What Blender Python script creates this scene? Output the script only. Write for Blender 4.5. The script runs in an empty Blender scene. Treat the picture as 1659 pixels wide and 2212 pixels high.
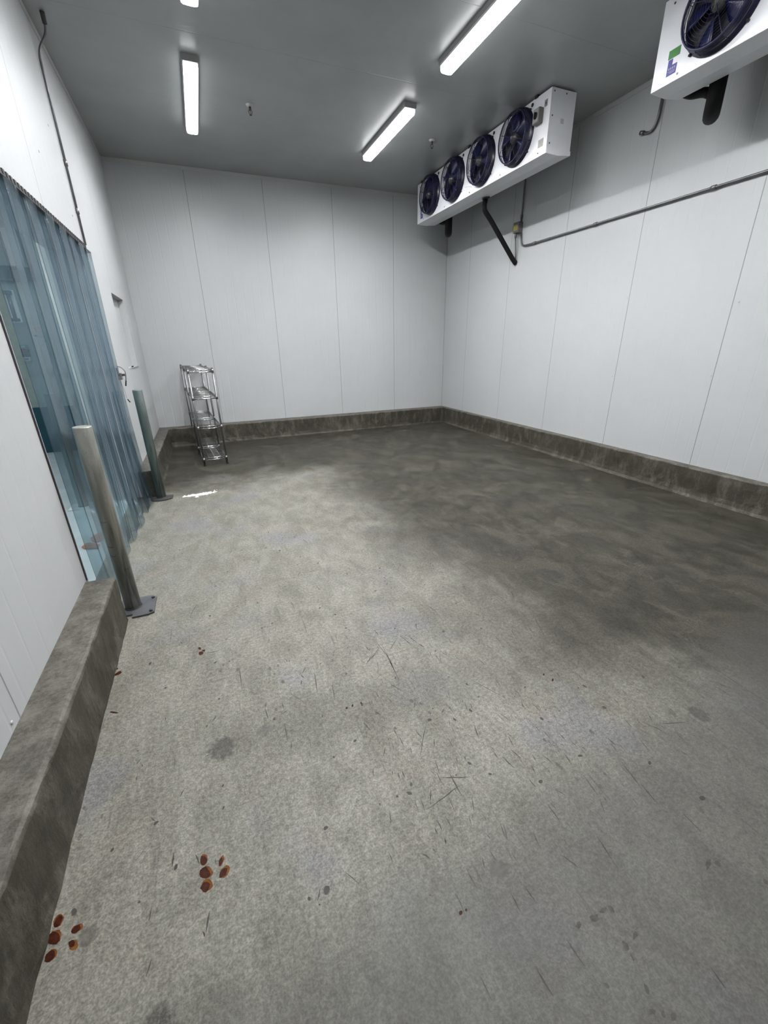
import bpy, bmesh, math, random
from mathutils import Vector, Matrix

random.seed(7)
S = bpy.context.scene
COL = S.collection
PI = math.pi

# ------------------------------------------------------------------ room sizes (metres)
XL, XR, YB, YF, H = -0.813, 4.654, 7.948, -2.6, 3.987     # left, right, back, front walls, ceiling
CH = 0.307                                               # kerb height
WT = 0.272                                               # thickness of the insulated walls
XO = XL - WT                                             # outer face of the left wall
DY0, DY1, DZ = 2.60, 5.12, 2.39                           # doorway in the left wall

# ------------------------------------------------------------------ camera
cam_d = bpy.data.cameras.new('camera')
cam = bpy.data.objects.new('camera', cam_d)
COL.objects.link(cam)
r_ = Vector((0.92244759, -0.38578382, -0.0161644))
u_ = Vector((0.1585671, 0.3403148, 0.92684536))
f_ = Vector((0.35206096, 0.85752941, -0.37509519))
M = Matrix((r_, u_, -f_)).transposed().to_4x4()
M.translation = (0, 0, 1.55)
cam.matrix_world = M
cam_d.sensor_fit = 'HORIZONTAL'
cam_d.sensor_width = 36.0
cam_d.lens = 36.0 * 894.06 / 1659.0
cam_d.clip_start = 0.02
S.camera = cam

# ------------------------------------------------------------------ light levels and exposure
LAMP = 104.0           # radiance of the tube diffusers
DOWN_W, DOWN_SPREAD = 49.0, math.radians(154)   # area lamp added under each diffuser to throw more light downwards
LAMP_COL = (0.985, 0.99, 1.0)
ROW_DIM = 0.70           # row by the doorway dimmed to keep its wall from burning out
FAR_LAMP = 75.0
S.view_settings.view_transform = 'Standard'
S.view_settings.look = 'None'
S.view_settings.gamma = 1.0
S.view_settings.use_curve_mapping = False
S.view_settings.exposure = 0.0
S.cycles.max_bounces = 12
S.cycles.diffuse_bounces = 6
S.cycles.glossy_bounces = 5
S.cycles.transparent_max_bounces = 40
S.cycles.sample_clamp_indirect = 6.0
W = bpy.data.worlds.new('world')
S.world = W
W.use_nodes = True
W.node_tree.nodes['Background'].inputs[0].default_value = (0.02, 0.02, 0.02, 1)

# ------------------------------------------------------------------ material helpers
class NT:
    def __init__(s, name):
        s.m = bpy.data.materials.new(name); s.m.use_nodes = True
        s.t = s.m.node_tree; s.t.nodes.clear()
        s.out = s.t.nodes.new('ShaderNodeOutputMaterial')
    def n(s, typ, ins=None, **kw):
        nd = s.t.nodes.new(typ)
        for k, v in kw.items(): setattr(nd, k, v)
        for k, v in (ins or {}).items():
            if hasattr(v, 'is_output'): s.t.links.new(v, nd.inputs[k])
            elif isinstance(v, (tuple, list)) and len(v) == 3 and nd.inputs[k].type == 'RGBA': nd.inputs[k].default_value = (*v, 1)
            else: nd.inputs[k].default_value = v
        return nd
    def math(s, op, a, b=0.0, c=0.0, clamp=False):
        nd = s.n('ShaderNodeMath', {0: a, 1: b, 2: c}, operation=op); nd.use_clamp = clamp
        return nd.outputs[0]
    def sm(s, v, lo, hi):
        return s.n('ShaderNodeMapRange', {0: v, 1: lo, 2: hi, 3: 0.0, 4: 1.0}, interpolation_type='SMOOTHSTEP').outputs[0]
    def mix(s, f, a, b, bt='MIX'):
        nd = s.t.nodes.new('ShaderNodeMix'); nd.data_type = 'RGBA'; nd.blend_type = bt
        for k, v in ((0, f), (6, a), (7, b)):
            if hasattr(v, 'is_output'): s.t.links.new(v, nd.inputs[k])
            elif isinstance(v, (tuple, list)): nd.inputs[k].default_value = (*v[:3], 1)
            else: nd.inputs[k].default_value = v
        return nd.outputs[2]
    def pos(s): return s.n('ShaderNodeNewGeometry').outputs['Position']
    def sep(s, v): return s.n('ShaderNodeSeparateXYZ', {0: v}).outputs
    def noise(s, v, scale, detail=4.0, rough=0.55, dist=0.0):
        return s.n('ShaderNodeTexNoise', {'Vector': v, 'Scale': scale, 'Detail': detail, 'Roughness': rough, 'Distortion': dist}).outputs[0]
    def scale(s, v, xyz, rot=(0, 0, 0)):
        return s.n('ShaderNodeMapping', {0: v, 2: rot, 3: xyz}).outputs[0]
    def bump(s, h, strength, dist, normal=None):
        ins = {'Strength': strength, 'Distance': dist, 'Height': h}
        if normal is not None: ins['Normal'] = normal
        return s.n('ShaderNodeBump', ins).outputs[0]
    def bsdf(s, **ins):
        nm = {k.replace('_', ' '): v for k, v in ins.items()}
        nd = s.n('ShaderNodeBsdfPrincipled', nm)
        s.t.links.new(nd.outputs[0], s.out.inputs[0])
        return nd

def simple(name, col, rough=0.5, metal=0.0, spec=0.5, var=0.06, vscale=9.0, bumpd=0.0, tone=0.55):
    k = NT(name)
    col = tuple(x * (tone if metal < 0.95 else 1.0) for x in col)
    n = k.noise(k.n('ShaderNodeTexCoord').outputs['Object'], vscale)
    f = k.sm(n, 0.3, 0.7)
    c = k.mix(f, tuple(x * (1 - var) for x in col), tuple(min(1, x * (1 + var)) for x in col))
    ins = dict(Base_Color=c, Roughness=rough, Metallic=metal, Specular_IOR_Level=spec)
    if bumpd: ins['Normal'] = k.bump(n, 0.6, bumpd)
    k.bsdf(**ins)
    return k.m

def glow(name, col, strength):
    """tube diffuser: the diodes face down, so its flanks give off less than its underside"""
    k = NT(name)
    nz = k.sep(k.n('ShaderNodeNewGeometry').outputs['True Normal'])[2]
    dn = k.math('MAXIMUM', k.math('MULTIPLY', nz, -1.0), 0.0)
    s = k.math('MULTIPLY', k.math('MULTIPLY_ADD', k.math('POWER', dn, 4.0), 0.92, 0.08), strength)
    e = k.n('ShaderNodeEmission', {0: col, 1: s})
    k.t.links.new(e.outputs[0], k.out.inputs[0])
    return k.m

def panel_wall(name, axis, offs, col, rough, split=None):
    """white embossed steel panel: joints every 1.11 m, shallow ribs, fine stucco"""
    k = NT(name)
    P = k.pos(); c = k.sep(P)[axis]
    def joint(off):
        f = k.math('FRACT', k.math('MULTIPLY_ADD', c, 1 / 1.11, 100.0 - off / 1.11))
        d = k.math('MULTIPLY', k.math('MINIMUM', f, k.math('SUBTRACT', 1.0, f)), 1.11)
        g = k.math('FRACT', k.math('MULTIPLY', f, 8.0))
        rb = k.math('MULTIPLY', k.math('ABSOLUTE', k.math('SUBTRACT', g, 0.5)), 1.11 / 8)
        return d, rb
    d, rb = joint(offs[0])
    if split is not None:
        d2, rb2 = joint(offs[1])
        sw = k.math('GREATER_THAN', c, split)
        d = k.math('ADD', k.math('MULTIPLY', d, sw), k.math('MULTIPLY', d2, k.math('SUBTRACT', 1.0, sw)))
        rb = k.math('ADD', k.math('MULTIPLY', rb, sw), k.math('MULTIPLY', rb2, k.math('SUBTRACT', 1.0, sw)))
    line = k.math('SUBTRACT', 1.0, k.sm(d, 0.0015, 0.0055))
    rib = k.math('SUBTRACT', 1.0, k.sm(rb, 0.0015, 0.011))
    big = k.sm(k.noise(P, 0.9, 3.0), 0.35, 0.65)
    wear = k.sm(k.noise(k.scale(P, (1, 1, 0.5)), 6.0, 6.0, 0.7), 0.62, 0.8)
    base = k.mix(big, tuple(x * 0.97 for x in col), col)
    base = k.mix(k.math('MULTIPLY', wear, 0.10), base, (0.31, 0.30, 0.28))
    base = k.mix(k.math('MULTIPLY', line, 0.62), base, (0.12, 0.123, 0.125))
    st = k.noise(P, 95.0, 2.0, 0.5)
    nrm = k.bump(st, 0.12, 0.003)
    nrm = k.bump(rib, 0.40, -0.0024, nrm)
    nrm = k.bump(line, 0.5, -0.006, nrm)
    k.bsdf(Base_Color=base, Roughness=rough, Specular_IOR_Level=0.22, Normal=nrm)
    return k.m

MAT = {}
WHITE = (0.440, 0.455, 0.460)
MAT['wall_back'] = panel_wall('wall_back_panels', 0, (0.205,), WHITE, 0.38)
MAT['wall_right'] = panel_wall('wall_right_panels', 1, (2.71,), WHITE, 0.38)
MAT['wall_left'] = panel_wall('wall_left_panels', 1, (5.11, 1.555), WHITE, 0.55, split=2.7)
MAT['trim'] = simple('white_trim', (0.76, 0.78, 0.775), 0.35, var=0.03)

def ceiling_mat():
    k = NT('ceiling_panels')
    P = k.pos(); x, y, z = k.sep(P)
    f = k.math('FRACT', k.math('MULTIPLY_ADD', y, 1 / 1.11, 100.0 - 4.94 / 1.11))
    d = k.math('MULTIPLY', k.math('MINIMUM', f, k.math('SUBTRACT', 1.0, f)), 1.11)
    line = k.math('SUBTRACT', 1.0, k.sm(d, 0.001, 0.006))
    n = k.noise(P, 2.2, 4.0)
    st = k.noise(P, 90.0, 2.0)
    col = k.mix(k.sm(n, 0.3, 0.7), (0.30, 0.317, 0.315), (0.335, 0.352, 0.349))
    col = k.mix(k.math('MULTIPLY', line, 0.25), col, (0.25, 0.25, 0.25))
    nrm = k.bump(st, 0.18, 0.002)
    nrm = k.bump(line, 0.4, -0.004, nrm)
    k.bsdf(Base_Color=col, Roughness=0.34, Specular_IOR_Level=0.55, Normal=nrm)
    return k.m
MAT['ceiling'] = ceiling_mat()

def floor_mat():
    k = NT('worn_concrete')
    P = k.pos(); x, y, z = k.sep(P)
    n1 = k.noise(P, 0.75, 5.0, 0.6, 0.4)
    n2 = k.noise(P, 2.6, 6.0, 0.62, 0.6)
    n3 = k.noise(k.scale(P, (1.0, 0.55, 1), (0, 0, 0.6)), 7.0, 8.0, 0.72, 0.5)
    n4 = k.noise(P, 62.0, 3.0, 0.6)
    n5 = k.noise(P, 160.0, 2.0, 0.6)
    # grimy zone, some shade painted into its tone: the right and back of the room; scrubbed zone: by the doorway and the front
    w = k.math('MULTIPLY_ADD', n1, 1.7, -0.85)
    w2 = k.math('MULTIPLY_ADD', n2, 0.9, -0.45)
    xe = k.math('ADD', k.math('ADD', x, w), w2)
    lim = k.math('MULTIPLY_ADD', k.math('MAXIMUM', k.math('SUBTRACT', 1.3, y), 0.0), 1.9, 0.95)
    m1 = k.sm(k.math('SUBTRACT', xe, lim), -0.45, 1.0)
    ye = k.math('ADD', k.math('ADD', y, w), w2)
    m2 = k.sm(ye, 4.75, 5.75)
    grime_shade = k.math('MAXIMUM', m1, m2)
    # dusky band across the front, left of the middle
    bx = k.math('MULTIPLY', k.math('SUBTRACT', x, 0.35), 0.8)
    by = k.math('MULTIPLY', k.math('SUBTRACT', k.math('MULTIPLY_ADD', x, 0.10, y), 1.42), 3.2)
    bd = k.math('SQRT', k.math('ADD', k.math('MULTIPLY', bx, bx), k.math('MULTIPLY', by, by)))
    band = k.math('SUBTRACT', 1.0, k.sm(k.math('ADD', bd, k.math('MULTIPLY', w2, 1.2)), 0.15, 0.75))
    light = k.mix(k.sm(n3, 0.32, 0.68), (0.130, 0.1255, 0.104), (0.200, 0.195, 0.166))
    light = k.mix(k.math('MULTIPLY', k.sm(k.noise(P, 1.7, 3.0, 0.5), 0.52, 0.68), 0.55), light, (0.152, 0.150, 0.165))
    light = k.mix(k.math('MULTIPLY', k.sm(k.noise(P, 3.1, 5.0, 0.65), 0.54, 0.70), 0.50), light, (0.172, 0.145, 0.121))
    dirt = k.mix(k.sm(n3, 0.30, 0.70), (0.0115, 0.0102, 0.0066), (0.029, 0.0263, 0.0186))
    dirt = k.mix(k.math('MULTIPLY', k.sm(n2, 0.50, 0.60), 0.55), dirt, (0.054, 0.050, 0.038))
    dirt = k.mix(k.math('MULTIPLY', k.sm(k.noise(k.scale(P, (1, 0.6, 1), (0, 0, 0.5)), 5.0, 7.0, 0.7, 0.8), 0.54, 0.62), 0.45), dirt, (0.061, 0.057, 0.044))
    col = k.mix(k.math('MULTIPLY', grime_shade, 0.92), light, dirt)
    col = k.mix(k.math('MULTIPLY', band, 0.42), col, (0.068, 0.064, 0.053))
    # round stains
    for (sx, sy, sr, a) in ((-0.171, 1.406, 0.062, 0.75), (1.80, 0.735, 0.045, 0.7), (0.01, 1.425, 0.035, 0.35), (1.70, 0.79, 0.022, 0.5), (-0.358, 0.655, 0.05, 0.85), (-0.555, 0.925, 0.03, 0.5), (0.62, 0.60, 0.035, 0.35)):
        dv = k.n('ShaderNodeVectorMath', {0: P, 1: (sx, sy, 0)}, operation='DISTANCE').outputs['Value']
        dd = k.math('ADD', dv, k.math('MULTIPLY_ADD', n4, 0.05, -0.025))
        mk = k.math('MULTIPLY', k.math('SUBTRACT', 1.0, k.sm(dd, sr * 0.55, sr * 1.15)), a)
        col = k.mix(k.math('MULTIPLY', mk, k.sm(n5, 0.25, 0.6)), col, (0.022, 0.021, 0.017))
    # fine grain over the whole slab
    fine = k.sm(n4, 0.28, 0.72)
    col = k.mix(0.42, col, k.mix(fine, (0.42, 0.42, 0.41), (1.55, 1.55, 1.55)), 'MULTIPLY')
    col = k.mix(0.42, col, k.mix(k.sm(n5, 0.3, 0.7), (0.4, 0.4, 0.4), (1.6, 1.6, 1.6)), 'MULTIPLY')
    near_shade_grime = k.sm(k.math('ADD', k.math('MULTIPLY_ADD', n1, 0.5, -0.25), k.math('SUBTRACT', y, k.math('MULTIPLY', x, 0.12))), 0.86, 0.40)  # darker near the camera: the viewer's own shadow painted in with grime
    col = k.mix(k.math('MULTIPLY', near_shade_grime, 0.62), col, (0.054, 0.053, 0.052))
    # pits
    v = k.n('ShaderNodeTexVoronoi', {'Vector': k.scale(P, (1.0, 0.62, 1), (0, 0, 0.5)), 'Scale': 26.0, 'Randomness': 1.0})
    vr = k.sep(v.outputs['Color'])[0]
    pit = k.math('MULTIPLY', k.math('LESS_THAN', v.outputs['Distance'], k.math('MULTIPLY', vr, 0.22)), k.math('GREATER_THAN', vr, 0.66))
    area = k.sm(k.noise(P, 0.9, 2.0), 0.42, 0.62)
    col = k.mix(k.math('MULTIPLY', k.math('MULTIPLY', pit, area), 0.55), col, (0.032, 0.030, 0.024))
    # hairline scuffs running one way
    s1 = k.noise(k.scale(P, (38.0, 2.6, 1), (0, 0, 0.08)), 1.0, 3.0, 0.6, 0.5)
    s2 = k.noise(k.scale(P, (4.0, 46.0, 1), (0, 0, 0.25)), 1.0, 3.0, 0.6, 0.5)
    scuff = k.math('MAXIMUM', k.sm(s1, 0.66, 0.74), k.math('MULTIPLY', k.sm(s2, 0.66, 0.74), 0.7))
    col = k.mix(k.math('MULTIPLY', scuff, 0.45), col, (0.045, 0.043, 0.036))
    h = k.math('ADD', k.math('MULTIPLY', n4, 0.5), k.math('ADD', k.math('MULTIPLY', n5, 0.25), k.math('MULTIPLY', n3, 0.8)))
    nrm = k.bump(h, 0.34, 0.006)
    rough = k.math('MULTIPLY_ADD', k.sm(n2, 0.3, 0.7), 0.22, 0.40)
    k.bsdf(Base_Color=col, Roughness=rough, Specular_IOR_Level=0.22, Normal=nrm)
    return k.m
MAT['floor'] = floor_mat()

def kerb_mat():
    k = NT('kerb_concrete')
    P = k.pos()
    n1 = k.noise(P, 2.4, 5.0, 0.65, 0.5)
    n2 = k.noise(k.scale(P, (1, 1, 0.4), (0.3, 0.3, 0)), 11.0, 6.0, 0.7)
    n3 = k.noise(P, 70.0, 4.0, 0.7)
    col = k.mix(k.sm(n1, 0.3, 0.7), (0.029, 0.025, 0.016), (0.066, 0.060, 0.046))
    col = k.mix(k.math('MULTIPLY', k.sm(n2, 0.45, 0.7), 0.6), col, (0.130, 0.122, 0.102))
    col = k.mix(k.math('MULTIPLY', k.sm(n2, 0.62, 0.36), 0.5), col, (0.030, 0.026, 0.018))
    col = k.mix(0.35, col, k.mix(k.sm(n3, 0.28, 0.72), (0.45, 0.45, 0.45), (1.55, 1.55, 1.55)), 'MULTIPLY')
    top = k.math('MULTIPLY', k.sm(k.sep(P)[2], CH - 0.02, CH - 0.006), k.math('MULTIPLY', k.sm(k.math('MULTIPLY_ADD', n3, 0.5, k.math('MULTIPLY', n2, 0.5)), 0.30, 0.70), 0.66))   # paler along the top, broken up by noise
    col = k.mix(top, col, (0.165, 0.157, 0.140))
    h = k.math('ADD', k.math('MULTIPLY', n3, 0.4), n2)
    k.bsdf(Base_Color=col, Roughness=0.62, Specular_IOR_Level=0.4, Normal=k.bump(h, 0.7, 0.008))
    return k.m
MAT['kerb'] = kerb_mat()

def pvc_mat(name, tint, hz0, hz1):
    k = NT(name)
    P = k.n('ShaderNodeTexCoord').outputs['Object']
    sm = k.sm(k.noise(k.scale(P, (1, 1, 0.35)), 3.5, 5.0, 0.6), 0.45, 0.75)
    tr = k.n('ShaderNodeBsdfTransparent', {0: tint})
    df = k.n('ShaderNodeBsdfDiffuse', {0: (0.22, 0.26, 0.32)})
    tl = k.n('ShaderNodeBsdfTranslucent', {0: (0.34, 0.44, 0.50)})
    hz = k.n('ShaderNodeMixShader', {0: 0.45, 1: df.outputs[0], 2: tl.outputs[0]})
    body = k.n('ShaderNodeMixShader', {0: k.math('MULTIPLY_ADD', sm, hz1, hz0), 1: tr.outputs[0], 2: hz.outputs[0]})
    gl = k.n('ShaderNodeBsdfGlossy', {0: (0.9, 0.95, 1.0), 1: 0.10})
    fr = k.n('ShaderNodeFresnel', {0: 1.36})
    o = k.n('ShaderNodeMixShader', {0: k.math('MULTIPLY', fr.outputs[0], 0.55), 1: body.outputs[0], 2: gl.outputs[0]})
    k.t.links.new(o.outputs[0], k.out.inputs[0])
    return k.m
MAT['pvc'] = pvc_mat('clear_blue_vinyl', (0.875, 0.93, 0.945), 0.014, 0.042)
MAT['pvc_edge'] = pvc_mat('vinyl_strip_edge', (0.55, 0.64, 0.70), 0.10, 0.05)  # darker tint stands in for refraction at the rounded edges

MAT['lens'] = glow('lit_diffuser', LAMP_COL, LAMP)
MAT['lens_dim'] = glow('lit_diffuser_dim', LAMP_COL, LAMP * ROW_DIM)
MAT['far_lens'] = glow('lit_diffuser_beyond', (0.90, 0.97, 1.0), FAR_LAMP)
MAT['housing'] = simple('grey_housing', (0.50, 0.50, 0.50), 0.45)
MAT['case'] = simple('white_sheet_steel', (0.76, 0.77, 0.805), 0.30, var=0.02, tone=1.0)
MAT['navy'] = simple('navy_plastic', (0.010, 0.011, 0.050), 0.30, spec=0.6)
MAT['guard'] = simple('navy_wire', (0.024, 0.026, 0.085), 0.35, spec=0.35)
MAT['blade'] = simple('blue_blade', (0.009, 0.012, 0.080), 0.30, spec=0.35)
MAT['motor'] = simple('grey_motor', (0.17, 0.165, 0.16), 0.4, metal=0.5)
MAT['void'] = simple('black_cavity', (0.006, 0.006, 0.014), 0.6)
MAT['black'] = simple('black_rubber', (0.006, 0.006, 0.0065), 0.65, spec=0.3)
MAT['faint'] = simple('faint_label', (0.50, 0.50, 0.52), 0.5, tone=1.0)
MAT['plug'] = simple('black_plug', (0.012, 0.012, 0.014), 0.4)
MAT['screw'] = simple('dull_screw', (0.18, 0.18, 0.19), 0.4, metal=0.7)
MAT['grey_box'] = simple('taupe_enclosure', (0.215, 0.195, 0.19), 0.45)
MAT['galv'] = simple('galvanised_conduit', (0.30, 0.305, 0.31), 0.38, metal=0.75, var=0.15, vscale=14)
MAT['alum'] = simple('cast_grey', (0.30, 0.30, 0.30), 0.4, metal=0.6)
MAT['yellow'] = simple('yellow_label', (0.55, 0.50, 0.03), 0.5)
MAT['ink'] = simple('label_ink', (0.03, 0.03, 0.03), 0.6)
MAT['green'] = simple('green_sticker', (0.03, 0.32, 0.03), 0.5)
MAT['blue'] = simple('blue_sticker', (0.075, 0.075, 0.48), 0.5)
MAT['silver'] = simple('silver_plate', (0.42, 0.42, 0.41), 0.4, metal=0.3)
MAT['cream'] = simple('pale_sticker', (0.62, 0.60, 0.58), 0.5)
MAT['chrome'] = simple('chrome_wire', (0.62, 0.62, 0.62), 0.20, metal=1.0, var=0.05)
MAT['post'] = simple('chrome_post', (0.24, 0.24, 0.24), 0.42, metal=1.0, var=0.08)
MAT['escut'] = simple('white_escutcheon', (0.80, 0.80, 0.80), 0.4)
MAT['brass'] = simple('dull_brass', (0.14, 0.13, 0.11), 0.4, metal=0.7)
MAT['stainless'] = simple('brushed_steel', (0.42, 0.43, 0.44), 0.36, metal=0.9, var=0.08)
MAT['rust'] = simple('wet_rust', (0.058, 0.011, 0.002), 0.45, spec=0.12, var=0.5, vscale=60)
MAT['rust_edge'] = simple('dry_rust', (0.22, 0.085, 0.018), 0.7, spec=0.1, var=0.3, vscale=60)
MAT['gouge'] = simple('gouge', (0.075, 0.070, 0.057), 0.8, var=0.3, vscale=40)
MAT['spot'] = simple('dark_spot', (0.042, 0.038, 0.030), 0.6, var=0.3, vscale=40)
MAT['smudge'] = simple('brown_smudge', (0.085, 0.078, 0.062), 0.7, var=0.3, vscale=70)
MAT['chalk'] = simple('white_chalk', (0.80, 0.80, 0.77), 0.7, var=0.05, tone=1.0)
MAT['far_floor'] = simple('pale_epoxy', (0.50, 0.56, 0.57), 0.22, var=0.08, vscale=3, tone=1.0)
MAT['far_wall'] = simple('far_white_wall', (0.80, 0.84, 0.84), 0.4, var=0.03, tone=1.0)
MAT['far_grey'] = simple('far_grey_panel', (0.27, 0.32, 0.31), 0.4, var=0.08, tone=1.0)
MAT['teal'] = simple('teal_kick_panel', (0.008, 0.060, 0.085), 0.35, var=0.15, tone=1.0)
MAT['red'] = simple('red_print', (0.33, 0.03, 0.04), 0.5, tone=1.0)
MAT['mint'] = simple('mint_box', (0.06, 0.22, 0.22), 0.5, tone=1.0)
MAT['jamb'] = simple('jamb_lining', (0.55, 0.53, 0.56), 0.45, var=0.04, tone=1.0)
MAT['scrap_orange'] = simple('orange_scrap', (0.30, 0.10, 0.05), 0.6, var=0.3, vscale=30, tone=1.0)
MAT['gasket'] = simple('dark_gasket', (0.06, 0.055, 0.055), 0.6)

def bollard_mat(name, c1, c2):
    k = NT(name)
    P = k.n('ShaderNodeTexCoord').outputs['Object']
    n1 = k.noise(k.scale(P, (9, 9, 1.6)), 1.0, 5.0, 0.65, 0.4)
    n2 = k.noise(P, 120.0, 3.0, 0.7)
    n3 = k.noise(k.scale(P, (16, 16, 1.1)), 1.3, 3.0, 0.6)
    col = k.mix(k.sm(n1, 0.32, 0.68), c1, c2)
    col = k.mix(k.math('MULTIPLY', k.sm(n2, 0.60, 0.72), 0.5), col, (0.05, 0.048, 0.04))
    z = k.sep(P)[2]
    streak = k.math('MULTIPLY', k.sm(n3, 0.54, 0.66), k.sm(z, 1.1, 0.2))
    col = k.mix(k.math('MULTIPLY', streak, 0.7), col, (0.02, 0.02, 0.018))
    k.bsdf(Base_Color=col, Roughness=0.45, Metallic=0.55, Specular_IOR_Level=0.5, Normal=k.bump(n2, 0.25, 0.002))
    return k.m
MAT['bollard'] = bollard_mat('tarnished_galvanised', (0.20, 0.20, 0.175), (0.40, 0.40, 0.365))
MAT['bollard_green'] = bollard_mat('green_grey_galvanised', (0.115, 0.15, 0.14), (0.21, 0.25, 0.235))

# ------------------------------------------------------------------ mesh helpers
def link(name, bm, mats, parent=None, smooth=False):
    me = bpy.data.meshes.new(name)
    bm.normal_update()
    bm.to_mesh(me); bm.free()
    for m in (mats if isinstance(mats, (list, tuple)) else [mats]):
        me.materials.append(MAT[m] if isinstance(m, str) else m)
    if smooth:
        for p in me.polygons: p.use_smooth = True
    o = bpy.data.objects.new(name, me)
    COL.objects.link(o)
    if parent is not None: o.parent = parent
    return o

def thing(name, label, cat, loc=(0, 0, 0), rz=0.0, group=None):
    o = bpy.data.objects.new(name, None)
    o.empty_display_size = 0.1
    COL.objects.link(o)
    o.location = loc; o.rotation_euler = (0, 0, rz)
    return tag(o, label, cat, group)

def tag(o, label, cat, group=None, kind=None):
    o['label'] = label; o['category'] = cat
    if group: o['group'] = group
    if kind: o['kind'] = kind
    return o

def struct(name, bm, mats, smooth=False):
    o = link(name, bm, mats, None, smooth)
    o['kind'] = 'structure'
    return o

def copy_tree(o, parent=None):
    c = o.copy(); COL.objects.link(c)
    if parent is not None: c.parent = parent
    for ch in list(o.children): copy_tree(ch, c)
    return c

def box(bm, lo, hi, mi=0, bev=0.0):
    x0, y0, z0 = lo; x1, y1, z1 = hi
    vs = [bm.verts.new(p) for p in ((x0, y0, z0), (x1, y0, z0), (x1, y1, z0), (x0, y1, z0), (x0, y0, z1), (x1, y0, z1), (x1, y1, z1), (x0, y1, z1))]
    fs = [bm.faces.new([vs[i] for i in q]) for q in ((0, 3, 2, 1), (4, 5, 6, 7), (0, 1, 5, 4), (1, 2, 6, 5), (2, 3, 7, 6), (3, 0, 4, 7))]
    for f in fs: f.material_index = mi
    if bev:
        es = list({e for f in fs for e in f.edges})
        r = bmesh.ops.bevel(bm, geom=es, offset=bev, segments=2, affect='EDGES', profile=0.5)
        for f in r['faces']: f.material_index = mi
    return fs

def frame_of(d):
    d = d.normalized()
    a = Vector((0, 0, 1)) if abs(d.z) < 0.9 else Vector((1, 0, 0))
    u = d.cross(a).normalized()
    return u, d.cross(u)

def tube(bm, pts, r, n=8, mi=0, cap=True, closed=False):
    pts = [Vector(p) for p in pts]
    rr = r if isinstance(r, (list, tuple)) else [r] * len(pts)
    rings = []; u = None
    N = len(pts)
    for i, p in enumerate(pts):
        if closed: d = (pts[(i + 1) % N] - pts[i - 1])
        else: d = pts[min(i + 1, N - 1)] - pts[max(i - 1, 0)]
        d.normalize()
        if u is None: u, v = frame_of(d)
        else:
            u = (u - d * u.dot(d)).normalized(); v = d.cross(u)
        rings.append([bm.verts.new(p + (u * math.cos(2 * PI * k / n) + v * math.sin(2 * PI * k / n)) * rr[i]) for k in range(n)])
    segs = N if closed else N - 1
    for i in range(segs):
        a, b = rings[i], rings[(i + 1) % N]
        for k in range(n):
            f = bm.faces.new((a[k], a[(k + 1) % n], b[(k + 1) % n], b[k])); f.material_index = mi; f.smooth = True
    if cap and not closed:
        bm.faces.new(rings[0][::-1]).material_index = mi
        bm.faces.new(rings[-1]).material_index = mi

def bend(pts, r=0.05, k=5):
    """round the corners of a polyline"""
    P = [Vector(p) for p in pts]; out = [P[0]]
    for i in range(1, len(P) - 1):
        a = (P[i - 1] - P[i]); b = (P[i + 1] - P[i])
        t = min(r, a.length * 0.49, b.length * 0.49)
        p0 = P[i] + a.normalized() * t; p1 = P[i] + b.normalized() * t
        for j in range(k + 1):
            s = j / k
            out.append(p0 * (1 - s) ** 2 + P[i] * 2 * s * (1 - s) + p1 * s * s)
    out.append(P[-1])
    return out

def lathe(bm, prof, n=24, mat=None, mi=0, cap=(True, True)):
    """profile of (radius, height) about local z, moved by matrix mat"""
    mat = mat or Matrix()
    rings = [[bm.verts.new(mat @ Vector((r * math.cos(2 * PI * k / n), r * math.sin(2 * PI * k / n), h))) for k in range(n)] for r, h in prof]
    for a, b in zip(rings, rings[1:]):
        for k in range(n):
            f = bm.faces.new((a[k], a[(k + 1) % n], b[(k + 1) % n], b[k])); f.material_index = mi; f.smooth = True
    if cap[0]: bm.faces.new(rings[0][::-1]).material_index = mi
    if cap[1]: bm.faces.new(rings[-1]).material_index = mi

def prism(bm, poly, axis_fn, lo, hi, mi=0):
    a = [bm.verts.new(axis_fn(p, lo)) for p in poly]; b = [bm.verts.new(axis_fn(p, hi)) for p in poly]
    n = len(poly)
    fs = [bm.faces.new(a[::-1]), bm.faces.new(b)]
    for i in range(n): fs.append(bm.faces.new((a[i], a[(i + 1) % n], b[(i + 1) % n], b[i])))
    for f in fs: f.material_index = mi
    bmesh.ops.recalc_face_normals(bm, faces=fs)
    return fs

NB = bmesh.new

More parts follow.
